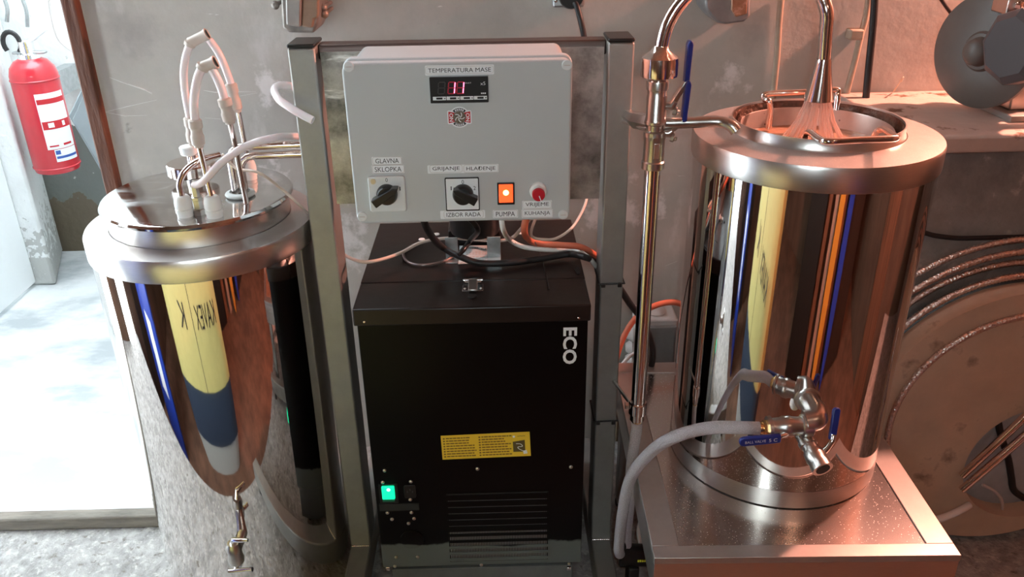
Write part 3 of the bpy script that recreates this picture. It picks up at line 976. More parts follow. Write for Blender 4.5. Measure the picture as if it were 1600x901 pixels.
# ties round the right post
for k, (v_, lb) in enumerate(((443, 'black cable tie round the right steel post beside the chiller lid'), (657, 'black cable tie low on the right steel post level with the yellow sticker'))):
    z = at(950, v_, Y=PF).z
    tt = thing('cable_tie', (.19, 1.31, z), lb, 'cable tie', 'cable ties round the right post')
    MB().tube(rrect(FX[2] - .0022, FX[3] + .0022, 0, 1, .0001, 0)[:0] + [(FX[2] - .002, PF - .002, z), (FX[3] + .002, PF - .002, z + .001), (FX[3] + .002, PB + .002, z), (FX[2] - .002, PB + .002, z), (FX[2] - .002, PF - .002, z)], .0017, 6).build('strap', black, tt)
    MB().box((FX[2] + .001, PF - .008, z - .004), (FX[2] + .008, PF - .0035, z + .003)).box((FX[3] - .010, PF - .008, z - .004), (FX[3] - .003, PF - .0035, z + .004)).build('lock_head', black, tt, .001)

# ================================================================== left vessel
LC = V((-.495, 1.324, 0)); LS, LL = .769, .813
lv = thing('fermentation_vessel', LC, 'tall polished steel vessel with a tube studded lid at the left of the frame', 'vessel')
MB().lathe([(.17, .012), (.177, .015), (.180, .022), (.180, LS - .036)], LC, seg=128).build('body', polish, lv)
MB().lathe([(.182, LS), (.145, LS + .004)], LC, seg=128, cap=False).build('shoulder', rim_m, lv)
MB().lathe([(.1835, LS - .036), (.184, LS - .034), (.184, LS - .004), (.182, LS)], LC, seg=128, cap=False).build('shoulder_band', brush, lv)
MB().lathe([(.144, LS + .002), (.144, LL - .010)], LC, seg=128, cap=False).build('neck', brush, lv)
MB().lathe([(.145, LL - .011), (.1515, LL - .009), (.1525, LL - .005), (.150, LL - .001), (.146, LL), (.0001, LL)], LC, seg=128, cap=False).build('lid', lid_m, lv)
for k in range(3):
    a = k * 2 * pi / 3 + .4
    MB().lathe([(.016, 0), (.016, .012)], LC + V((.14 * cos(a), .14 * sin(a), 0)), seg=16).build('foot', black_rubber, lv)
# drain tap at the foot of the vessel
p = at(372, 850, Y=1.12)
tp = MB().rod((p.x, 1.15, p.z), (p.x, 1.10, p.z), .009).build('drain_tap', satin_m, lv)
MB().lathe([(.013, -.02), (.014, -.012), (.012, 0), (.014, .012), (.010, .022)], (p.x, 1.10, p.z), seg=16).build('tap_body', satin_m, tp)
MB().tube([(p.x, 1.10, p.z + .02), (p.x + .004, 1.095, p.z + .032), (p.x + .03, 1.09, p.z + .036)], [.006, .005, .003], 10).build('tap_lever', chrome, tp)
MB().rod((p.x - .012, 1.09, p.z - .032), (p.x + .03, 1.085, p.z - .024), .004).rod((p.x, 1.10, p.z - .03), (p.x, 1.10, p.z - .015), .008).build('tap_outlet', chrome, tp)
# filler cap with a white knob
c = at(303, 281, Z=LL)
cap = MB().lathe([(.012, 0), (.012, .012)], c, seg=20).build('cap_stem', satin_m, lv)
MB().lathe([(.0385, .012), (.0405, .014), (.0405, .030), (.0385, .032), (.0001, .032)], c, seg=56, cap=False).lathe([(.0385, .012), (.0001, .012)], c, seg=56, cap=False).build('cap_disc', pipe_m, cap)
MB().lathe([(.0045, .031), (.0045, .046)], c, seg=12).build('knob_stem', chrome, cap)
MB().lathe([(.0115, .045), (.0135, .047), (.0145, .058), (.0130, .060), (.0001, .060)], c, seg=24).build('cap_knob', white_plastic, cap)


def push_fit(px, name='push_fitting', s=1.):
    c = at(*px, Z=LL)
    f_ = MB().lathe([(.0120 * s, 0), (.0120 * s, .006), (.0132 * s, .0065), (.0132 * s, .012), (.0122 * s, .0125), (.0122 * s, .015), (.0132 * s, .0155), (.0132 * s, .022), (.0115 * s, .030), (.0088 * s, .033), (.0001, .033)], c, seg=24).build(name, white_plastic, lv)
    return c + V((0, 0, .033))


A = push_fit((290, 337)); B = push_fit((336, 338)); C_ = push_fit((392, 279), s=.9)
c = at(312, 334, Z=LL)
MB().lathe([(.010, 0), (.010, .008), (.0075, .009), (.0075, .022), (.0085, .023), (.0085, .028), (.006, .029), (.006, .044)], c, seg=6).build('hose_barb', satin_m, lv)
HB = c + V((0, 0, .044))
ring_c = at(376, 306, Z=LL)
MB().lathe([(.0165, .0005), (.0225, .002), (.0240, .0045), (.0225, .007), (.0165, .0085)], ring_c, seg=40, cap=False).build('rubber_ring', o_ring, lv)
# temperature probe in the first fitting, its cable runs off to the right
mb = MB().tube(smooth([A, A + V((.0, .002, .018)), A + V((.010, .006, .036)), A + V((.030, .016, .049)), A + V((.056, .035, .052))], 6), .0050, 12)
pr = mb.build('temperature_probe', pipe_m, lv)
E0 = A + V((.056, .035, .052))
cable('probe_cable', [E0 + V((.003, .002, .0)), at(370, 263, Y=E0.y + .01), at(405, 270, Y=E0.y), at(440, 295, Y=1.29), at(470, 322, Y=1.30), at(487, 338, Y=1.345), at(510, 350, Y=1.37)], .0024, cream_cable, 'thin cream probe cable arching over the left vessel lid to the left post')
# twin cooling tubes rising through the ring and bending right
for dx, dy in ((-.0068, 0), (.0068, .004)):
    b0 = ring_c + V((dx, dy, 0))
    h = .072 + (.004 if dx < 0 else 0)
    pts = [b0, b0 + V((0, 0, h - .022 + dx * -.9))] + [b0 + V((.022 - .022 * cos(a), 0, h - .022 + dx * -.9 + .022 * sin(a))) for a in (.35, .75, 1.15, pi / 2)] + [b0 + V((.12, .012, h + dx * -.9 - .002))]
    MB().tube(pts, .0062, 14).build('cooling_tube', pipe_m, lv)
# milky hose from barb over to the right post
cable('milky_hose', [HB + V((0, 0, .002)), at(318, 283, Y=HB.y - .012), at(345, 255, Y=HB.y - .012), at(383, 229, Y=HB.y - .002), at(425, 216, Y=HB.y + .02), at(462, 213, Y=1.30 + .065), at(500, 215, Y=1.375)], .0058, hose_pink, 'milky pink hose arching from the vessel lid to the left post', 'hose')


# jumper loops: steel stems, cream couplings, milky tubes and a tee elbow on top
def coupling(mb, p, q, r=.0100):
    p, q = V(p), V(q); d = q - p
    n = 12
    prof = [(0, .80), (.04, 1.0), (.30, 1.0), (.34, .86), (.42, .82), (.52, .86), (.60, 1.0), (.88, .95), (.93, .7), (1, .68)]
    mb.tube([p + d * a for a, b in prof], [r * b for a, b in prof], 16)


def jumper(lbl, y, left, el, right, stems, ends):
    base = V(stems[0][0])
    t_ = thing('tube_jumper', base, lbl, 'tubing', 'tube jumpers above the vessel lid')
    P = lambda q: at(q[0], q[1], Y=y)
    MB().tube(smooth([P(q) for q in left], 7), .0062, 14).build('milky_tube', hose_pink, t_)
    MB().tube(smooth([P(q) for q in right], 7), .0062, 14).build('milky_tube', hose_pink, t_)
    e0, e1 = P(el[0]), P(el[1])
    d = (e1 - e0).normalized()
    mb = MB()
    mb.tube([e0, e0 + d * .010, e1 - d * .006, e1], [.0088, .0082, .0082, .0096], 16)
    ee = mb.build('tee_elbow', cream, t_)
    MB().tube([e1 + V((0, -.0003, 0)), e1 + d * .0012], [.0072, .0072], 14).build('bore', dark_m, ee)
    l0, l1 = P(left[-1]), P(left[-2])
    dd = (l1 - l0).normalized()
    MB().tube([l0 - dd * .002, l0 + dd * .004], [.0094, .0088], 16).build('collet', cream, ee)
    for (p, q) in ends:
        mb = MB()
        coupling(mb, P(p), P(q))
        mb.build('coupling', cream, t_)
    for s_ in stems:
        MB().tube(s_, .0042, 12).build('steel_stem', pipe_m, t_)


YF, YR = B.y + .004, C_.y
jumper('front milky tube loop with a cream elbow rising over the left vessel lid', YF,
       [(305, 190), (303, 165), (305, 140), (310, 118), (317, 104)], ((318, 105), (337, 97)), [(331, 108), (339, 122), (346, 139), (351, 157)],
       [[B + V((0, 0, -.012)), at(310, 222, Y=YF)], [at(359, 190, Y=YF), at(365, 215, Y=YF + .02), V((at(371, 250, Y=YF + .04).x, YF + .05, LL + .002))]],
       [((304, 186), (311, 230)), ((350, 153), (360, 193))])
jumper('rear milky tube loop, the taller one, with a cream elbow above the left vessel lid', YR,
       [(297, 186), (290, 150), (287, 115), (290, 90), (297, 68)], ((297, 67), (324, 53)), [(327, 62), (341, 82), (352, 106), (362, 134)],
       [[C_ + V((0, 0, -.01)), at(372, 172, Y=YR)], [at(301, 222, Y=YR), V((at(308, 262, Y=YR).x, YR + .004, at(308, 262, Y=YR).z))]],
       [((296, 183), (302, 226)), ((360, 130), (371, 175))])
# short open hose bent round the left post
cable('milky_hose', [at(470, 140, Y=1.36), at(452, 134, Y=1.345), at(436, 134, Y=1.325), at(429, 141, Y=1.30), at(436, 155, Y=1.275), at(452, 167, Y=1.262), at(470, 178, Y=1.255), at(489, 188, Y=1.25)], .0062, hose_pink, 'short open ended pink hose hooked round the left steel post', 'hose')

# ================================================================== pedestal
PX0, PX1, PY0, PY1, PZ = .230, .690, .945, 1.512, .350
pd = thing('pedestal', ((PX0 + PX1) / 2, (PY0 + PY1) / 2, 0), 'low square stainless stand with an inset tray beneath the open polished kettle', 'stand')
ix0, ix1, iy0, iy1 = PX0 + .041, PX1 - .041, PY0 + .026, PY1 - .04
mb = MB()
mb.box((PX0, PY0, PZ - .012), (PX1, iy0, PZ)).box((PX0, iy1, PZ - .012), (PX1, PY1, PZ)).box((PX0, iy0, PZ - .012), (ix0, iy1, PZ)).box((ix1, iy0, PZ - .012), (PX1, iy1, PZ))
mb.build('top_rim', rim_m, pd, .0008)
mb = MB().box((ix0 + .0012, iy0 + .0012, PZ - .010), (ix1 - .0012, iy1 - .0012, PZ - .0025))
mb.build('tray', tray_m, pd)
mb = MB()
SK = PZ - .075
mb.box((PX0 + .001, PY0 + .001, SK), (PX1 - .001, PY0 + .012, PZ - .012)).box((PX0 + .001, PY1 - .012, SK), (PX1 - .001, PY1 - .001, PZ - .012)).box((PX0 + .001, PY0 + .012, SK), (PX0 + .012, PY1 - .012, PZ - .012)).box((PX1 - .012, PY0 + .012, SK), (PX1 - .001, PY1 - .012, PZ - .012))
mb.build('skirt', brush, pd)
for xx in (PX0 + .032, PX1 - .032):
    for yy in (PY0 + .032, PY1 - .032):
        lg_ = MB().box((xx - .018, yy - .018, .012), (xx + .018, yy + .018, SK + .05)).build('leg', post_m, pd, .002)
        MB().lathe([(.02, 0), (.02, .008), (.01, .013)], (xx, yy, 0), seg=16).build('foot', black_rubber, lg_)
pd.rotation_euler.z = radians(-1.4)

# ================================================================== kettle
KC = V((.480, 1.230, 0)); KS, KR = .922, .943
kt = thing('brew_kettle', KC + V((0, 0, PZ)), 'polished open steel kettle full of foaming wort on the square stand', 'kettle')
kb = PZ - .0024
MB().lathe([(.172, kb), (.1775, kb + .002), (.1775, kb + .03), (.1772, kb + .034)], KC, seg=128).build('base_band', brush, kt)
MB().lathe([(.1772, kb + .0345), (.1772, KS - .036)], KC, seg=160, cap=False).build('body', polish, kt)
MB().lathe([(.1795, KS), (.150, KS + .003), (.128, KS + .005)], KC, seg=128, cap=False).build('shoulder', splash_top, kt)
MB().lathe([(.1805, KS - .036), (.181, KS - .034), (.181, KS - .004), (.1795, KS)], KC, seg=128, cap=False).build('shoulder_band', brush, kt)
MB().lathe([(.1275, KS + .004), (.1250, KS + .008), (.1245, KR), (.1225, KR), (.1215, KR - .01), (.1215, KR - .09)], KC, seg=128, cap=False).build('rim', brush, kt)
MB().lathe([(.1213, KR - .003), (.1205, KR - .02), (.1213, KR - .05)], KC, seg=96, cap=False).build('malt_crust', crust_m, kt)
IB = KC + V((0, 0, 0))
bk = thing('malt_basket', IB + V((0, 0, KR - .09)), 'steel basket with two wire handles sitting inside the open kettle', 'basket')
MB().lathe([(.1105, KR - .12), (.1105, KR - .0125), (.1095, KR - .011), (.1085, KR - .0125), (.1085, KR - .12)], IB, seg=96, cap=False).build('wall', basket_m, bk)
h0 = at(1268, 211, Z=.952); h1 = at(1288, 221, Z=.957); h2 = at(1402, 216, Z=.957); h3 = at(1384, 204, Z=.950)
MB().tube(smooth([h0 + V((.002, .028, -.045)), h0 + V((0, .022, -.012)), h0 + V((0, .010, .001)), h0 * .4 + h1 * .6, h1 * .94 + h2 * .06, h1 * .5 + h2 * .5, h1 * .04 + h2 * .96, h2 + (h3 - h2) * .45, h3 + V((0, .010, -.001)), h3 + V((-.004, .022, -.012)), h3 + V((-.006, .028, -.045))], 6), .0046, 12).build('wire_handle', pipe_m, bk)
g0 = at(1204, 172, Z=.937); g1 = at(1192, 148, Y=g0.y + .012); g2 = at(1310, 140, Y=g0.y + .012)
MB().tube(smooth([g0 + V((0, -.0, -.03)), g0, at(1201, 158, Y=g0.y), g1 + V((.003, -.004, -.006)), g1 + V((.006, 0, .001)), g1 * .5 + g2 * .5, g2 + V((-.006, 0, .0)), g2 + V((-.002, -.004, -.008)), g2 + V((-.003, -.01, -.03))], 6), .0050, 12).build('wire_handle', pipe_m, bk)
tag(MB().lathe([(.1083, KR - .040), (.07, KR - .039), (.0001, KR - .0385)], KC, seg=64, cap=False).build('wort', wort_m), 'foaming amber wort inside the basket of the kettle', 'wort', kind='stuff')

# drain manifold at the kettle front: elbow, valve to the left, drain valve pointing down towards the viewer
FY = 1.008


def fq(a, b, y=FY):
    return at(a, b, Y=y)


el = fq(1279, 655)
ky = KC.y - sqrt(.1772 ** 2 - (el.x - KC.x) ** 2)
mf = thing('drain_manifold', (el.x, ky, el.z), 'satin steel pipe manifold with two ball valves on the kettle front', 'valve')
MB().tube(smooth([(el.x, ky + .002, el.z + .004), (el.x, ky - .02, el.z + .004), (el.x, FY + .012, el.z + .003), (el.x - .004, FY + .001, el.z), (el.x - .02, FY, el.z - .003)], 6), .0165, 18).build('elbow', satin_m, mf)
MB().lathe([(.021, 0), (.021, .003), (.017, .006)], (el.x, ky + .003, el.z + .004), (0, -1, 0), 24).build('flange', satin_m, mf)
v0, v1 = fq(1268, 664), fq(1199, 668)
d = (v1 - v0).normalized()
ln = (v1 - v0).length
vb = MB().tube([v0 + d * (ln * a) for a in (0, .02, .22, .24, .42, .5, .66, .72, .90, .92, 1.0)], [.0158 * b for b in (1, 1.08, 1.08, .86, .92, 1.05, 1.02, .9, .9, 1.1, 1.08)], 20).build('ball_valve', satin_m, mf)
MB().tube([v1, v1 + d * .007], [.0115, .0115], 6).tube([v1 + d * .007, v1 + d * .012, v1 + d * .022], [.0085, .0085, .008], 14).build('hose_barb', brass, mf)
st0 = fq(1232, 676, FY - .008)
hs, he = fq(1219, 682, FY - .02), fq(1154, 688, FY - .02)
MB().tube([st0, fq(1226, 679, FY - .016), hs, hs + (he - hs) * .3], [.0045, .004, .0035, .0035], 10).lathe([(.0055, 0), (.0055, .004)], st0 + V((0, -.002, 0)), (0, -1, 0), 6).build('stem', chrome, vb)
hd = (he - hs).normalized(); hn = V((hd.z, 0, -hd.x))
hl = (he - hs).length
grip = MB().prism([hs + hd * a * hl + hn * b for a, b in ((0, .0060), (.04, .0072), (.90, .0078), (.97, .006), (1.0, .002), (1.0, -.002), (.97, -.006), (.90, -.0078), (.04, -.0072), (0, -.0060))], (0, -1, 0), .006).build('valve_handle', blue_m, vb, .0018)
cc = hs + hd * hl * .62 + V((0, -.0062, 0))
text('lettering', 'BALL VALVE', label_m, grip, cc, .030, .0045, rot=atan2(-hd.z, -hd.x))
cc = hs + hd * hl * .20 + V((0, -.0062, 0))
text('lettering', '5 C', label_m, grip, cc, .012, .0055, rot=atan2(-hd.z, -hd.x))
# drain branch
q0, q1 = fq(1252, 676, FY + .008), at(1286, 733, Y=FY - .052)
d = (q1 - q0).normalized(); ln = (q1 - q0).length
db = MB().tube([q0 + d * (ln * a) for a in (-.05, .22, .24, .36, .38, .50, .52, .70, .78, .86, 1.0)], [.0135 * b for b in (.85, .85, 1.0, 1.0, .85, .85, 1.05, 1.15, 1.05, 1.15, 1.15)], 18).build('drain_valve', satin_m, mf)
MB().tube([q1 - d * .001, q1 + d * .0008], [.0105, .0105], 18).build('outlet_bore', dark_m, db)
a0 = fq(1279, 712, FY - .028); a1 = fq(1292, 700, FY - .026); a2 = fq(1301, 688, FY - .02); a3 = fq(1309, 637, FY - .004)
MB().tube([a0, a1, a2, a2 + (a3 - a2) * .2], [.0055, .0045, .004, .004], 10).build('stem', chrome, db)
d3 = (a3 - a2).normalized(); n3 = V((d3.z, 0, -d3.x)).normalized()
l3 = (a3 - a2).length
MB().prism([a2 + d3 * a * l3 + n3 * b for a, b in ((0, .0045), (.06, .0055), (.92, .0058), (1, .003), (1, -.003), (.92, -.0058), (.06, -.0055), (0, -.0045))], d3.cross(n3), .006).build('valve_handle', blue_m, db, .0018)

# ================================================================== gooseneck circulation pipe
GY = 1.20
GX = at(1008, 450, Y=GY).x
zc = at(1033, 105, Y=GY).z
gp = thing('circulation_pipe', (GX, GY, at(994, 660, Y=GY).z), 'polished steel gooseneck pipe with ball valves rising beside the right post', 'pipe')
zt = zc + .015
n0, n1 = at(1287, 96, Y=1.245), at(1285, 160, Y=1.245)
pts = [V((GX + .002, GY, zc + .01)), V((GX + .003, GY, zc + .035)), V((GX + .010, GY, zc + .062)), V((GX + .026, GY, zc + .088)), V((GX + .055, GY - .004, zc + .115)), V((GX + .10, GY - .012, zc + .132)), V((GX + .155, GY - .02, zc + .132)), V((GX + .205, GY - .027, zc + .115)), V((n0.x - .020, 1.247, zc + .095)), V((n0.x - .006, 1.245, zc + .064)), V((n0.x - .003, 1.245, zc + .035)), n0]
MB().tube(smooth(pts, 7), .0098, 20).build('gooseneck', pipe_m, gp)
MB().lathe([(.0105, .004), (.0115, 0), (.0118, -.004), (.0205, -.052), (.0210, -.0565), (.0190, -.0565), (.0100, -.02)], n0 + V((0, 0, 0)), seg=32, cap=False).build('nozzle', pipe_m, gp)
MB().lathe([(.0105, .030), (.0125, .024), (.021, .018), (.0262, .014), (.0268, .008), (.0268, -.009), (.0262, -.012), (.018, -.016), (.0132, -.018), (.0132, -.045)], (GX + .001, GY, zc), seg=40).build('union_collar', pipe_m, gp)
z2 = at(1030, 126, Y=GY).z; z3 = at(1028, 188, Y=GY).z; z4 = at(1022, 262, Y=GY).z
b1 = MB().lathe([(.0155, 0), (.0160, -.002), (.0160, -.012), (.0140, -.013), (.0140, -.020), (.0150, -.022), (.0150, -(z2 - z3) + .004), (.0165, -(z2 - z3))], (GX, GY, z2), seg=10).build('ball_valve', satin_m, gp)
MB().lathe([(.0165, 0), (.0165, -.004), (.0125, -.006), (.0125, -.014), (.0165, -.016), (.0168, -.022)], (GX, GY, z3), seg=20).build('branch_tee', satin_m, gp)
b2 = MB().lathe([(.0172, 0), (.0165, -.003), (.0155, -.006), (.0155, -(z3 - .022 - z4) + .012), (.0172, -(z3 - .022 - z4) + .010), (.0172, -(z3 - .022 - z4))], (GX, GY, z3 - .022), seg=20).build('ball_valve', satin_m, gp)
MB().box((GX - .003, GY - .0166, z4 + .018), (GX + .006, GY - .0140, z3 - .030)).build('raised_plate', satin_m, b2, .001)
zl = at(994, 632, Y=GY).z; zb = at(994, 660, Y=GY).z
MB().tube([(GX, GY, z4 + .002), (GX, GY, zl - .02)], .0122, 20).build('riser', pipe_m, gp)
# handles of both valves
for body, stem, bend, tip, zz in ((b1, (1050, 166), (1074, 128), (1080, 64), 0), (b2, (1046, 208), (1070, 189), (1077, 127), .002)):
    s0 = at(*stem, Y=GY - .006); s1 = at(*bend, Y=GY - .012); s2 = at(*tip, Y=GY - .020)
    MB().tube([V((GX + .012, GY - .003, s0.z)), s0, s0 * .8 + s1 * .2], [.006, .006, .0045], 10).build('stem', satin_m, body)
    dd = (s1 - s0).normalized()
    nn = dd.cross(V((0, 1, 0))).normalized()
    MB().prism([s0 + nn * .0035, s0 - nn * .0035, s1 - nn * .003, s1 + nn * .003], (0, 1, 0), .012).build('lever', satin_m, body, .001)
    dd = (s2 - s1).normalized(); nn = dd.cross(V((0, 1, 0))).normalized()
    ll = (s2 - s1).length
    MB().prism([s1 + dd * (a * ll) + nn * b for a, b in ((-.05, .0036), (.9, .0042), (1, .002), (1, -.002), (.9, -.0042), (-.05, -.0036))], (0, 1, 0), .015).build('valve_handle', blue_m, body, .0018)
    MB().lathe([(.006, 0), (.006, .005), (.003, .006), (.003, .009)], s0 + V((.002, -.002, -.006)), (1, -.4, -.2), 6).build('nut', satin_m, body)
# branch pipe into the kettle, and the coupling on the post side
br0 = V((GX + .014, GY, z3 - .004)); br1 = at(1122, 190, Y=GY - .01); br2 = at(1142, 196, Y=GY - .02)
MB().tube(smooth([br0, br0 * .5 + br1 * .5, br1, br2, at(1150, 205, Y=GY - .024)], 6), .0085, 16).build('branch_pipe', satin_m, gp)
MB().tube([(FX[3] - .006, PF - .001, z3 - .012), (FX[3] - .003, PF - .02, z3 - .011), (FX[3] + .002, GY + .04, z3 - .010), (GX - .004, GY + .014, z3 - .008)], [.010, .010, .013, .013], 6).build('union_nut', satin_m, gp)
MB().rod((FX[3] - .012, PF - .001, z3 - .022), (GX - .012, GY - .002, z3 - .012), .003).build('clamp_screw', chrome, gp)
# lower clamp with hose barb
MB().lathe([(.0135, .018), (.0155, .016), (.0155, -.004), (.0125, -.006), (.0125, -.018)], (GX, GY, zl - .012), seg=24).build('pipe_clamp', pipe_m, gp)
MB().rod((FX[3] - .008, PF - .001, zl - .002), (GX - .012, GY + .006, zl - .002), .0032).lathe([(.007, 0), (.007, .006)], (GX - .022, GY + .001, zl - .002), (1, 0, 0), 6).build('clamp_screw', satin_m, gp)
MB().lathe([(.0100, .003), (.0100, -.004), (.0070, -.006), (.0068, -.016)], (GX, GY, zl - .030), seg=12).build('hose_barb', brass, gp)
# thin streams from the spray nozzle
mb = MB()
rng = random.Random(11)
for k in range(26):
    a = rng.uniform(0, 2 * pi); rr = .017 * sqrt(rng.random())
    s = V((n0.x + rr * cos(a), n0.y + rr * sin(a), n0.z - .056))
    sp_ = 1.75
    zend = KR - .0392
    mb.tube([s, s + V((rr * cos(a) * sp_ * .35, rr * sin(a) * sp_ * .35, (zend - s.z) * .5)), V((s.x + rr * cos(a) * sp_, s.y + rr * sin(a) * sp_, zend))], [.0022, .0026, .0030], 7)
tag(mb.build('wort_spray', water_m), 'fan of pale wort streams falling from the nozzle into the kettle', 'liquid', kind='stuff')

# ================================================================== hoses and pump
PC = at(972, 868, Y=1.20)
pm = thing('pump', (.235, 1.205, 0), 'small black pump on the floor between the right post and the stand', 'pump')
pz = PC.z
px_ = PC.x
MB().lathe([(.020, 0), (.024, .004), (.024, .016), (.021, .020), (.021, .070), (.018, .074)], (px_ - .006, 1.205, max(pz, .06)), (1, -.1, 0), 28).build('motor_body', black, pm)
pzz = max(pz, .06)
MB().box((px_ - .002, 1.17, 0), (px_ + .05, 1.235, .012)).box((px_ + .012, 1.185, .01), (px_ + .032, 1.225, pzz - .02)).build('base', black_rubber, pm, .002)
MB().lathe([(.0085, 0), (.0085, .018), (.0075, .03)], (px_ - .002, 1.197, pzz + .018), seg=14).build('inlet_port', black, pm)
yi = mat('yellow_ink', (.7, .65, .05), .5)
for k in range(5):
    MB().box((px_ + .026 + .004 * k, 1.1785, pzz + .004), (px_ + .029 + .004 * k, 1.1805, pzz + .008)).build('print_mark', yi, pm)
HS = v1 + (v1 - v0).normalized() * .012
cable('braided_hose', [HS, fq(1160, 668, FY + .002), fq(1110, 668, FY + .02), at(1060, 680, Y=1.04), at(1020, 703, Y=1.08), at(986, 745, Y=1.12), at(973, 800, Y=1.15), V((px_ - .012, 1.172, pzz + .05)), V((px_ - .008, 1.182, pzz + .022))], .0098, clear_hose, 'clear braided hose curving from the kettle valve down to the pump', 'hose', n=10, seg=16)
cable('braided_hose', [(GX, GY, zl - .036), (GX, GY, zl - .055), at(987, 722, Y=GY - .004), at(984, 780, Y=1.19), at(979, 830, Y=1.195), V((px_ + .008, 1.205, pzz + .022))], .0098, clear_hose, 'clear braided hose hanging straight from the riser pipe to the pump', 'hose', n=8, seg=16)
cable('clear_tube', [at(1012, 806, Y=1.22), at(1003, 812, Y=1.22), at(998, 830, Y=1.22), at(1003, 855, Y=1.22), at(1013, 863, Y=1.22)], .0045, white_cable, 'short clear tube loop beside the pump under the stand edge', 'hose')

# ================================================================== junction box, conduits behind the riser
t = thing('junction_box', (.26, 1.66, 0), 'smoky transparent junction box behind the polished riser pipe', 'junction box')
j0, j1 = at(1000, 592, Y=1.62), at(1052, 500, Y=1.62)
MB().box((j0.x - .012, 1.622, j0.z), (j1.x + .012, 1.70, j1.z)).build('case', box_grey, t, .004)
MB().box((j0.x - .004, 1.612, j0.z + .004), (j1.x + .008, 1.6215, j1.z - .012)).build('cover', clear_box, t, .003)
for k in range(3):
    MB().lathe([(.016, 0), (.018, .006), (.014, .012), (.010, .018)], (j0.x - .012, 1.655, j0.z + .03 + .034 * k), (-1, 0, 0), 18).build('cable_gland', box_grey, t)
MB().lathe([(.022, 0), (.024, .004), (.014, .010)], ((j0.x + j1.x) / 2, 1.66, j1.z), seg=24).build('top_gland', box_grey, t)
MB().box((j0.x, 1.605, .03), (j1.x + .012, 1.70, j0.z - .012)).build('lower_case', mat('dark_smoky_cover', (.10, .095, .09), .2), t, .003)
MB().box((j0.x + .002, 1.602, j0.z - .055), (j1.x + .01, 1.6045, j0.z - .049)).build('hinge_line', satin_m, t)
MB().box((j0.x + .005, 1.61, 0), (j1.x + .005, 1.70, .03)).build('foot_plate', black, t)
cable('orange_conduit', [at(1075, 478, Y=1.585), at(1050, 472, Y=1.585), at(1022, 478, Y=1.58), at(995, 495, Y=1.575), at(975, 525, Y=1.565), at(962, 565, Y=1.55), at(955, 620, Y=1.54)], .0065, orange_m, 'orange conduit arching behind the riser pipe to the kettle')
cable('black_cable', [at(950, 432, Y=1.40), at(968, 450, Y=1.42), at(985, 475, Y=1.44), at(1003, 500, Y=1.46), at(1018, 535, Y=1.49), at(1019, 565, Y=1.5), at(1008, 592, Y=1.51), at(985, 615, Y=1.5), at(955, 635, Y=1.46)], .0065, black_rubber, 'thick black cable looping behind the riser pipe from the right post')
cable('white_cable', [at(992, 551, Y=1.60), at(980, 560, Y=1.58), at(968, 578, Y=1.555), at(960, 610, Y=1.53)], .0042, white_cable, 'short white cable leaving the junction box towards the right post')
t = MB().box(at(962, 690, Y=1.66) + V((0, 0, .0)), at(994, 566, Y=1.69)).build('board', wood_brown, bevel=.002)
tag(t, 'dark brown board leaning on the wall behind the right post', 'board')
t.location.z -= 0
bpy.context.view_layer.update()

# ================================================================== things on the back wall
# big cast housing above the left post
c = at(470, 20, Y=1.60)
t = thing('wall_housing', (c.x, 1.66, c.z - .03), 'worn grey cast metal housing on the wall above the left post', 'housing')
p = [at(a, b, Y=1.60) for a, b in ((437, -30), (441, 44), (452, 51), (490, 52), (497, 36), (499, -30))]
MB().prism(p, (0, 1, 0), .10).build('casting', rust_m, t, .004)
p2 = [at(a, b, Y=1.575) for a, b in ((445, -30), (447, 40), (469, 43), (471, -30))]
MB().prism(p2, (0, 1, 0), .0245).build('front_cover', mat('grey_cover', (.36, .33, .31), .45, .5, noise=.2), t, .003)
p3 = [at(a, b, Y=1.585) for a, b in ((473, -30), (471, 42), (488, 44), (490, 30), (497, 28), (498, -30))]
MB().prism(p3, (0, 1, 0), .0145).build('side_cover', mat('brown_cover', (.36, .24, .17), .5, .3, noise=.3), t, .003)
for a, b, y_ in ((505, 12, 1.64), (507, 22, 1.64), (430, 8, 1.64)):
    q = at(a, b, Y=y_)
    MB().ball(q, .008, 10).rod(q, (q.x, WALL - .001, q.z), .004).build('lug', rust_m, t)
# socket at the top centre with a black plug and its cable
t = thing('wall_socket', (at(890, 0, Y=1.68).x, 1.70, at(890, 0, Y=1.68).z), 'grey wall socket cut by the top edge with a black plug in it', 'socket')
a, b = at(864, 12, Y=1.69), at(914, -40, Y=1.69)
MB().box((a.x, 1.69, a.z), (b.x, WALL - .001, b.z)).build('plate', galv, t, .004)
q = at(893, -6, Y=1.665)
MB().lathe([(.022, 0), (.024, .006), (.020, .028)], (q.x, 1.66, q.z), (0, 1, 0), 24).build('plug', black, t)
q2 = at(868, 1, Y=1.689)
MB().lathe([(.004, 0), (.003, .002), (.0001, .0025)], q2, (0, -1, 0), 12).build('screw', chrome, t)
cable('plug_cable', [(q.x + .006, 1.658, q.z - .012), at(902, 12, Y=1.65), at(908, 35, Y=1.64), at(913, 60, Y=1.60), at(915, 90, Y=1.5)], .0055, black_rubber, 'dark cable hanging from the wall socket down behind the cross bar')
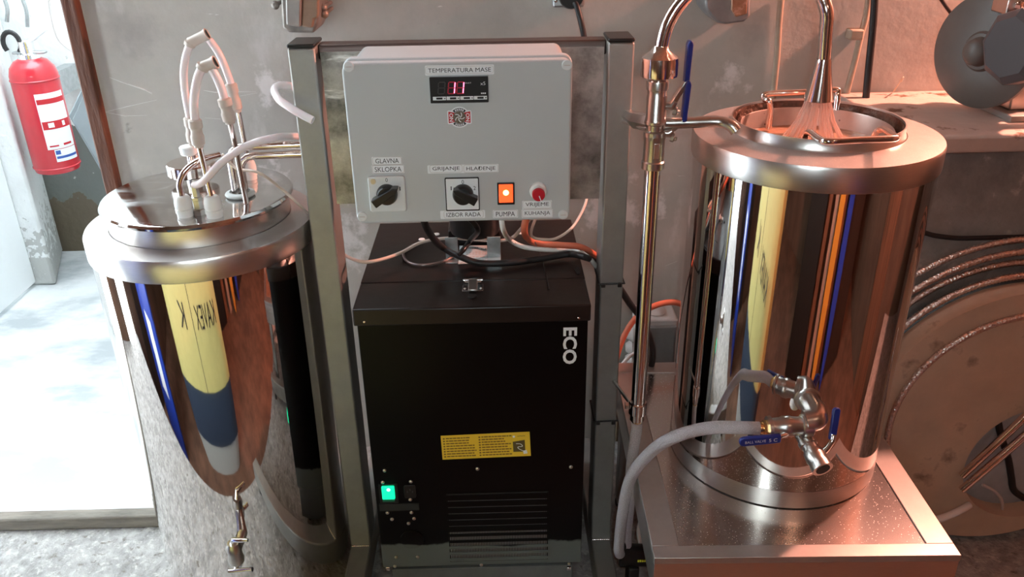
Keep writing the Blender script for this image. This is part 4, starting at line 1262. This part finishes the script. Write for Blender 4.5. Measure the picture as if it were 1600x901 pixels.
# second cast box, upper right of the gooseneck
t = thing('wall_housing', (at(1140, 10, Y=1.63).x, 1.68, at(1140, 30, Y=1.63).z), 'grey metal box with a bright worn face on the wall right of the gooseneck', 'housing')
p = [at(a, b, Y=1.63) for a, b in ((1100, -30), (1103, 14), (1112, 26), (1122, 36), (1135, 38), (1163, 34), (1172, 26), (1173, -30))]
MB().prism(p, (0, 1, 0), .088).build('casting', mat('grey_casting', (.33, .33, .33), .45, .6, noise=.25, nscale=20), t, .004)
p = [at(a, b, Y=1.622) for a, b in ((1144, -25), (1143, 16), (1150, 27), (1167, 22), (1170, -25))]
MB().prism(p, (0, 1, 0), .0075).build('worn_face', add_layer(mat('worn_copper_face', (.70, .42, .28), .35, .9, noise=.4, nscale=30), (.9, .7, .6), 30, .55, .62), t, .002)
# painted-over cables and the black pipe
cable('wall_cable', pts_at(((1221, -6), (1217, 40), (1214, 90), (1208, 150), (1205, 200)), Y=1.712), .0065, beige_paint, 'beige painted cable running straight down the wall left of the nozzle')
cable('wall_cable', pts_at(((1358, -6), (1352, 30), (1345, 55), (1337, 90), (1328, 125), (1318, 165)), Y=1.708), .0065, beige_paint, 'beige painted cable slanting down the wall through a square clip')
q = at(1341, 55, Y=1.69)
tag(MB().box(q + V((-.015, 0, -.010)), (q.x + .012, WALL - .0005, q.z + .010)).build('cable_clip', beige_paint, bevel=.003), 'square beige clip holding the slanting cable on the wall', 'clip')
cable('wall_pipe', pts_at(((1367, -8), (1364, 40), (1358, 100), (1352, 162)), Y=1.668), .0072, black_rubber, 'straight black pipe down the wall onto the masonry ledge', 'pipe')
cable('hanging_wire', pts_at(((1466, -8), (1478, 10), (1490, 26), (1500, 40)), Y=1.70), .0035, black_rubber, 'thin dark cord slanting behind the grey disc at the top right')

# ================================================================== ledge and plinth at the right
LG = at(1400, 142, Y=WALL).z
struct(MB().box((.715, 1.435, 0), (2.0, WALL, LG - .032)).build('wall_back', plinth_m))
struct(MB().box((.70, 1.385, LG - .032), (2.0, WALL, LG)).build('trim_3', ledge_m, bevel=.006))
cable('straw', [at(1401, 138, Z=LG + .02), at(1408, 128, Z=LG + .03), at(1411, 121, Z=LG + .04), at(1396, 143, Z=LG + .003)][::-1][:3], .0012, mat('straw', (.75, .6, .45), .7), 'pale straw stalk sticking up on the ledge by the wall', 'straw')
# old grinder with a big grey guard disc
dc = at(1537, 80, Y=1.53)
gn = thing('grinder', (dc.x + .03, 1.53, LG), 'old grinder with a large grey disc standing on the ledge at the right', 'grinder')
ax = V((-.90, -.43, .02)).normalized()
dR = .1005
MB().lathe([(dR, -.012), (dR + .001, -.008), (dR + .001, 0), (dR - .003, .003), (.036, .006), (.033, .009), (.0315, .012), (.026, .013), (.0245, .018), (.022, .028), (.015, .034), (.0001, .036)], dc, ax, 96).build('disc', disc_m, gn)
MB().lathe([(.062, -.085), (.068, -.080), (.068, -.03), (.055, -.0125)], dc, ax, 32).build('motor_body', housing_m, gn)
# faceted housing on the right
hc = at(1577, 74, Y=1.42)
ax2 = V((-.95, -.27, .02)).normalized()
MB().lathe([(.0001, .004), (.050, .004), (.064, -.006), (.064, -.042), (.055, -.046)], hc, ax2, 8).build('faceted_housing', housing_m, gn, .0015, sharp=15)
MB().lathe([(.062, -.046), (.062, -.052), (.050, -.054)], hc, ax2, 40).build('rear_guard', pipe_m, gn)
q = at(1562, 190, Y=1.49)
MB().box((q.x, 1.46, LG), (q.x + .16, 1.60, LG + .012)).build('base_plate', mat('base_grey', (.30, .28, .26), .5, .5), gn, .002)
MB().box((q.x + .018, 1.50, LG + .012), (q.x + .10, 1.56, dc.z - .04)).build('pillar', satin_m, gn, .003)
q = at(1588, 8, Y=1.47)
MB().box(q + V((-.014, 0, -.016)), q + V((.03, .05, .03))).build('bracket', satin_m, gn, .003)
MB().lathe([(.008, 0), (.008, .006), (.004, .008)], q + V((.002, 0, 0)), (0, -1, 0), 6).build('bolt', chrome, gn)
q = at(1590, 118, Y=1.45)
MB().box(q + V((-.006, 0, -.006)), q + V((.08, .03, .01))).build('tool_rest', chrome, gn, .002)

# ================================================================== hose coil, brown drum end at the lower right
RC = V((.985, 1.33, .305)); RR = .285; HO = V((1.055, 1.33, .205)); HR = .135
dr = thing('drum', (RC.x, 1.36, 0), 'big brown painted drum end with a round opening below the ledge', 'drum')
N = 96
vs, fs = [], []
for k in range(N):
    a = 2 * pi * k / N
    o_ = V((cos(a), 0, sin(a)))
    # inner ring point toward the same heading from the hole centre
    vs += [V((RC.x, 1.33, RC.z)) + o_ * RR, V((HO.x, 1.33, HO.z)) + o_ * HR, V((RC.x, 1.375, RC.z)) + o_ * RR, V((HO.x, 1.375, HO.z)) + o_ * HR]
for k in range(N):
    i, j = 4 * k, 4 * ((k + 1) % N)
    fs += [(i, j, j + 1, i + 1), (i + 2, i + 3, j + 3, j + 2), (i, i + 2, j + 2, j), (i + 1, j + 1, j + 3, i + 3)]
for v in vs:
    v.z = max(v.z, .02)
MB().add(vs, fs).build('end_plate', reel_m, dr)
MB().lathe([(RR - .02, .0), (RR - .02, .055)], (RC.x, 1.376, RC.z), (0, 1, 0), 64).build('drum_shell', mat('drum_inside', (.10, .09, .085), .7), dr)
# contents of the opening
ob = MB()
ob.lathe([(HR + .02, 0), (HR - .01, -.006), (.06, -.012), (.0001, -.008)], (HO.x, 1.3755, HO.z), (0, 1, 0), 40)
tag(ob.build('wrapped_bundle', pale_blue), 'pale crumpled wrapping inside the round drum opening', 'bundle')
cable('black_strap', pts_at(((1515, 684), (1535, 660), (1560, 645), (1590, 630), (1620, 622)), Y=1.345), .012, black_rubber, 'broad black hose inside the top of the drum opening', 'hose')
cable('black_cable', pts_at(((1558, 650), (1564, 680), (1575, 715), (1580, 745), (1584, 765), (1600, 778)), Y=1.362), .007, black_rubber, 'black cable hanging behind the steel bars inside the drum opening')
for k, (dy, lb) in enumerate(((-2, 'upper steel bar slanting out of the drum opening'), (20, 'lower steel bar slanting out of the drum opening'))):
    cable('steel_bar', [at(1503, 745 + dy, Y=1.318 - .012 * k), at(1600, 655 + dy * 1.3, Y=1.312 - .012 * k), at(1660, 600 + dy * 1.3, Y=1.31 - .012 * k)], .0078, pipe_m, lb, 'bar', group='steel bars in the drum opening')
cable('white_tube', [at(1462, 812, Y=1.28), at(1480, 806, Y=1.29), at(1498, 798, Y=1.30), at(1514, 789, Y=1.318)], .0075, white_cable, 'short white tube coming out of the drum opening behind the stand', 'tube')
cable('grey_cable', pts_at(((1535, 757), (1555, 768), (1566, 785), (1564, 815)), Y=1.352), .0032, grey_cable, 'thin grey cable curled inside the drum opening')
for r_, y_, lb in ((.358, 1.398, 'topmost braided steel hose of the coil above the drum'), (.341, 1.382, 'second braided steel hose from the top of the coil'), (.3105, 1.398, 'third braided steel hose down in the coil above the drum'), (.2965, 1.372, 'fourth braided steel hose lying on the drum edge'), (.2420, 1.318, 'lowest braided steel hose lying across the brown drum face')):
    n_ = 380
    pts = []
    for k in range(n_ + 1):
        a = radians(205 - 230 * k / n_)
        pts.append(V((RC.x + r_ * cos(a), y_, RC.z + .008 + r_ * sin(a) * .985)))
    pts = [p for p in pts if p.z > .012 and p.x > .712 - (.0 if r_ > .3 else 0)]
    tag(MB().tube(pts, [(.0066, .0056)[k % 2] for k in range(len(pts))], 10).build('steel_hose', steel_braid, sharp=60), lb, 'hose', 'braided steel hose coil')
cable('black_cable', pts_at(((1440, 362), (1462, 368), (1500, 372), (1550, 371), (1600, 370), (1650, 370)), Y=1.425), .0045, black_rubber, 'black cable running along the dark masonry below the ledge')

# ================================================================== what the mirror steel sees behind the camera
bp = V((-.58, .36, FL))
t = thing('gear_bag', bp, 'tall yellow and navy padded gear bag standing beside the viewer', 'bag')


def bag(z0, z1, w0, w1, d, name, m):
    n = 20
    prof = []
    mb = MB()
    rings = 6
    vs, fs = [], []
    for i in range(rings + 1):
        z = z0 + (z1 - z0) * i / rings
        w = w0 + (w1 - w0) * i / rings
        for k in range(n):
            a = 2 * pi * k / n
            cx, sy = abs(cos(a)) ** .6 * (1 if cos(a) > 0 else -1), abs(sin(a)) ** .6 * (1 if sin(a) > 0 else -1)
            vs.append(bp + V((w * cx, d * sy, z)))
    for i in range(rings):
        for k in range(n):
            q = (k + 1) % n
            fs.append((i * n + k, i * n + q, (i + 1) * n + q, (i + 1) * n + k))
    fs += [tuple(range(n - 1, -1, -1)), tuple(rings * n + k for k in range(n))]
    return mb.add(vs, fs).build(name, m, t)


bag(.0, .16, .28, .36, .06, 'bag_base', grey_fab)
bag(.16, .42, .36, .40, .07, 'lower_panel', navy_fab)
yb = bag(.42, 1.13, .40, .42, .075, 'upper_panel', yellow_fab)
MB().box(bp + V((-.003, .074, .42)), bp + V((.003, .077, 1.13))).build('seam', ink, yb)
text('lettering', 'K', ink, yb, bp + V((-.14, .0775, .72)), .09, .10, normal=(0, 1, 0))
text('lettering', 'KAVEX', ink, yb, bp + V((.19, .0775, .72)), .28, .09, normal=(0, 1, 0))
t = thing('banner_board', (-1.38, .62, FL), 'upright blue board with white stripes beside the entry', 'board')
MB().box((-1.56, .58, FL), (-1.20, .61, 1.25)).build('panel', mat('blue_board', (.02, .05, .35), .4), t, .01)
for z in (-.15, .35, .8):
    MB().box((-1.43, .611, z), (-1.30, .613, z + .34)).build('stripe', label_m, t)
for k, (xx, wd, m_, lb) in enumerate(((.35, .5, plank_m, 'red brown plank door in the wall behind the viewer'), (1.15, .35, dark_m, 'dark cupboard against the wall behind the viewer'))):
    tt = thing('plank_door' if k == 0 else 'cupboard', (xx, -1.57, FL), lb, 'door' if k == 0 else 'cupboard')
    MB().box((xx - wd / 2, -1.58, FL + .002), (xx + wd / 2, -1.54, 1.6)).build('leaf' if k == 0 else 'carcass', m_, tt, .01)
    MB().box((xx + wd / 2 - .06, -1.54, .95), (xx + wd / 2 - .04, -1.51, 1.1)).build('handle', chrome, tt, .004)
tag(MB().box((1.96, .2, FL), (1.998, .62, 1.5)).build('leaning_panel', plank_m, bevel=.003), 'red brown wood panel against the right room wall', 'panel')
t = thing('tool_cupboard', (.20, -.75, FL), 'black tall tool cupboard standing behind the viewer', 'cupboard')
MB().box((-.05, -.95, FL), (.42, -.60, 1.55)).build('carcass', dark_m, t, .01)
MB().box((.36, -.60, .5), (.38, -.585, .62)).build('handle', chrome, t, .003)
t = thing('wardrobe', (1.25, -.75, FL), 'dark brown wardrobe behind the viewer on the right', 'wardrobe')
MB().box((1.02, -.95, FL), (1.55, -.55, 1.6)).build('carcass', mat('dark_wood', (.05, .025, .016), .5, noise=.4, stretch=(4, 4, .5)), t, .01)
MB().box((1.30, -.55, .3), (1.32, -.535, .5)).build('handle', chrome, t, .003)
for k, (xx, m_) in enumerate(((.50, plank_m), (.68, mat('pinkish_board', (.55, .33, .24), .6)), (.92, plank_m))):
    tag(MB().box((xx - .05, -.66 + .02 * k, FL), (xx + .05, -.63 + .02 * k, 1.3 - .15 * k)).build('plank', m_, bevel=.003), ('first red brown plank from the black cupboard behind the viewer', 'pinkish bare plank between two red ones behind the viewer', 'red brown plank beside the dark wardrobe behind the viewer')[k], 'plank')
tag(MB().box((-1.745, .30, FL), (-1.70, .70, 1.2)).build('leaning_panel', mat('dark_panel', (.05, .03, .02), .6), bevel=.003), 'dark panel leaning on the left room wall', 'panel')
for k, (xx, m_, lb) in enumerate(((.80, mat('orange_board', (.8, .35, .05), .5), 'orange surf shaped board leaning behind the viewer'), (1.06, mat('royal_blue_board', (.03, .06, .4), .4), 'royal blue oval board leaning behind the viewer'))):
    mb = MB().prism([V((xx + .075 * cos(a), -.50, FL + .56 + .55 * sin(a))) for a in [2 * pi * i / 32 for i in range(32)]], (0, 1, 0), .03)
    tag(mb.build('oval_board', m_, bevel=.006), lb, 'board')
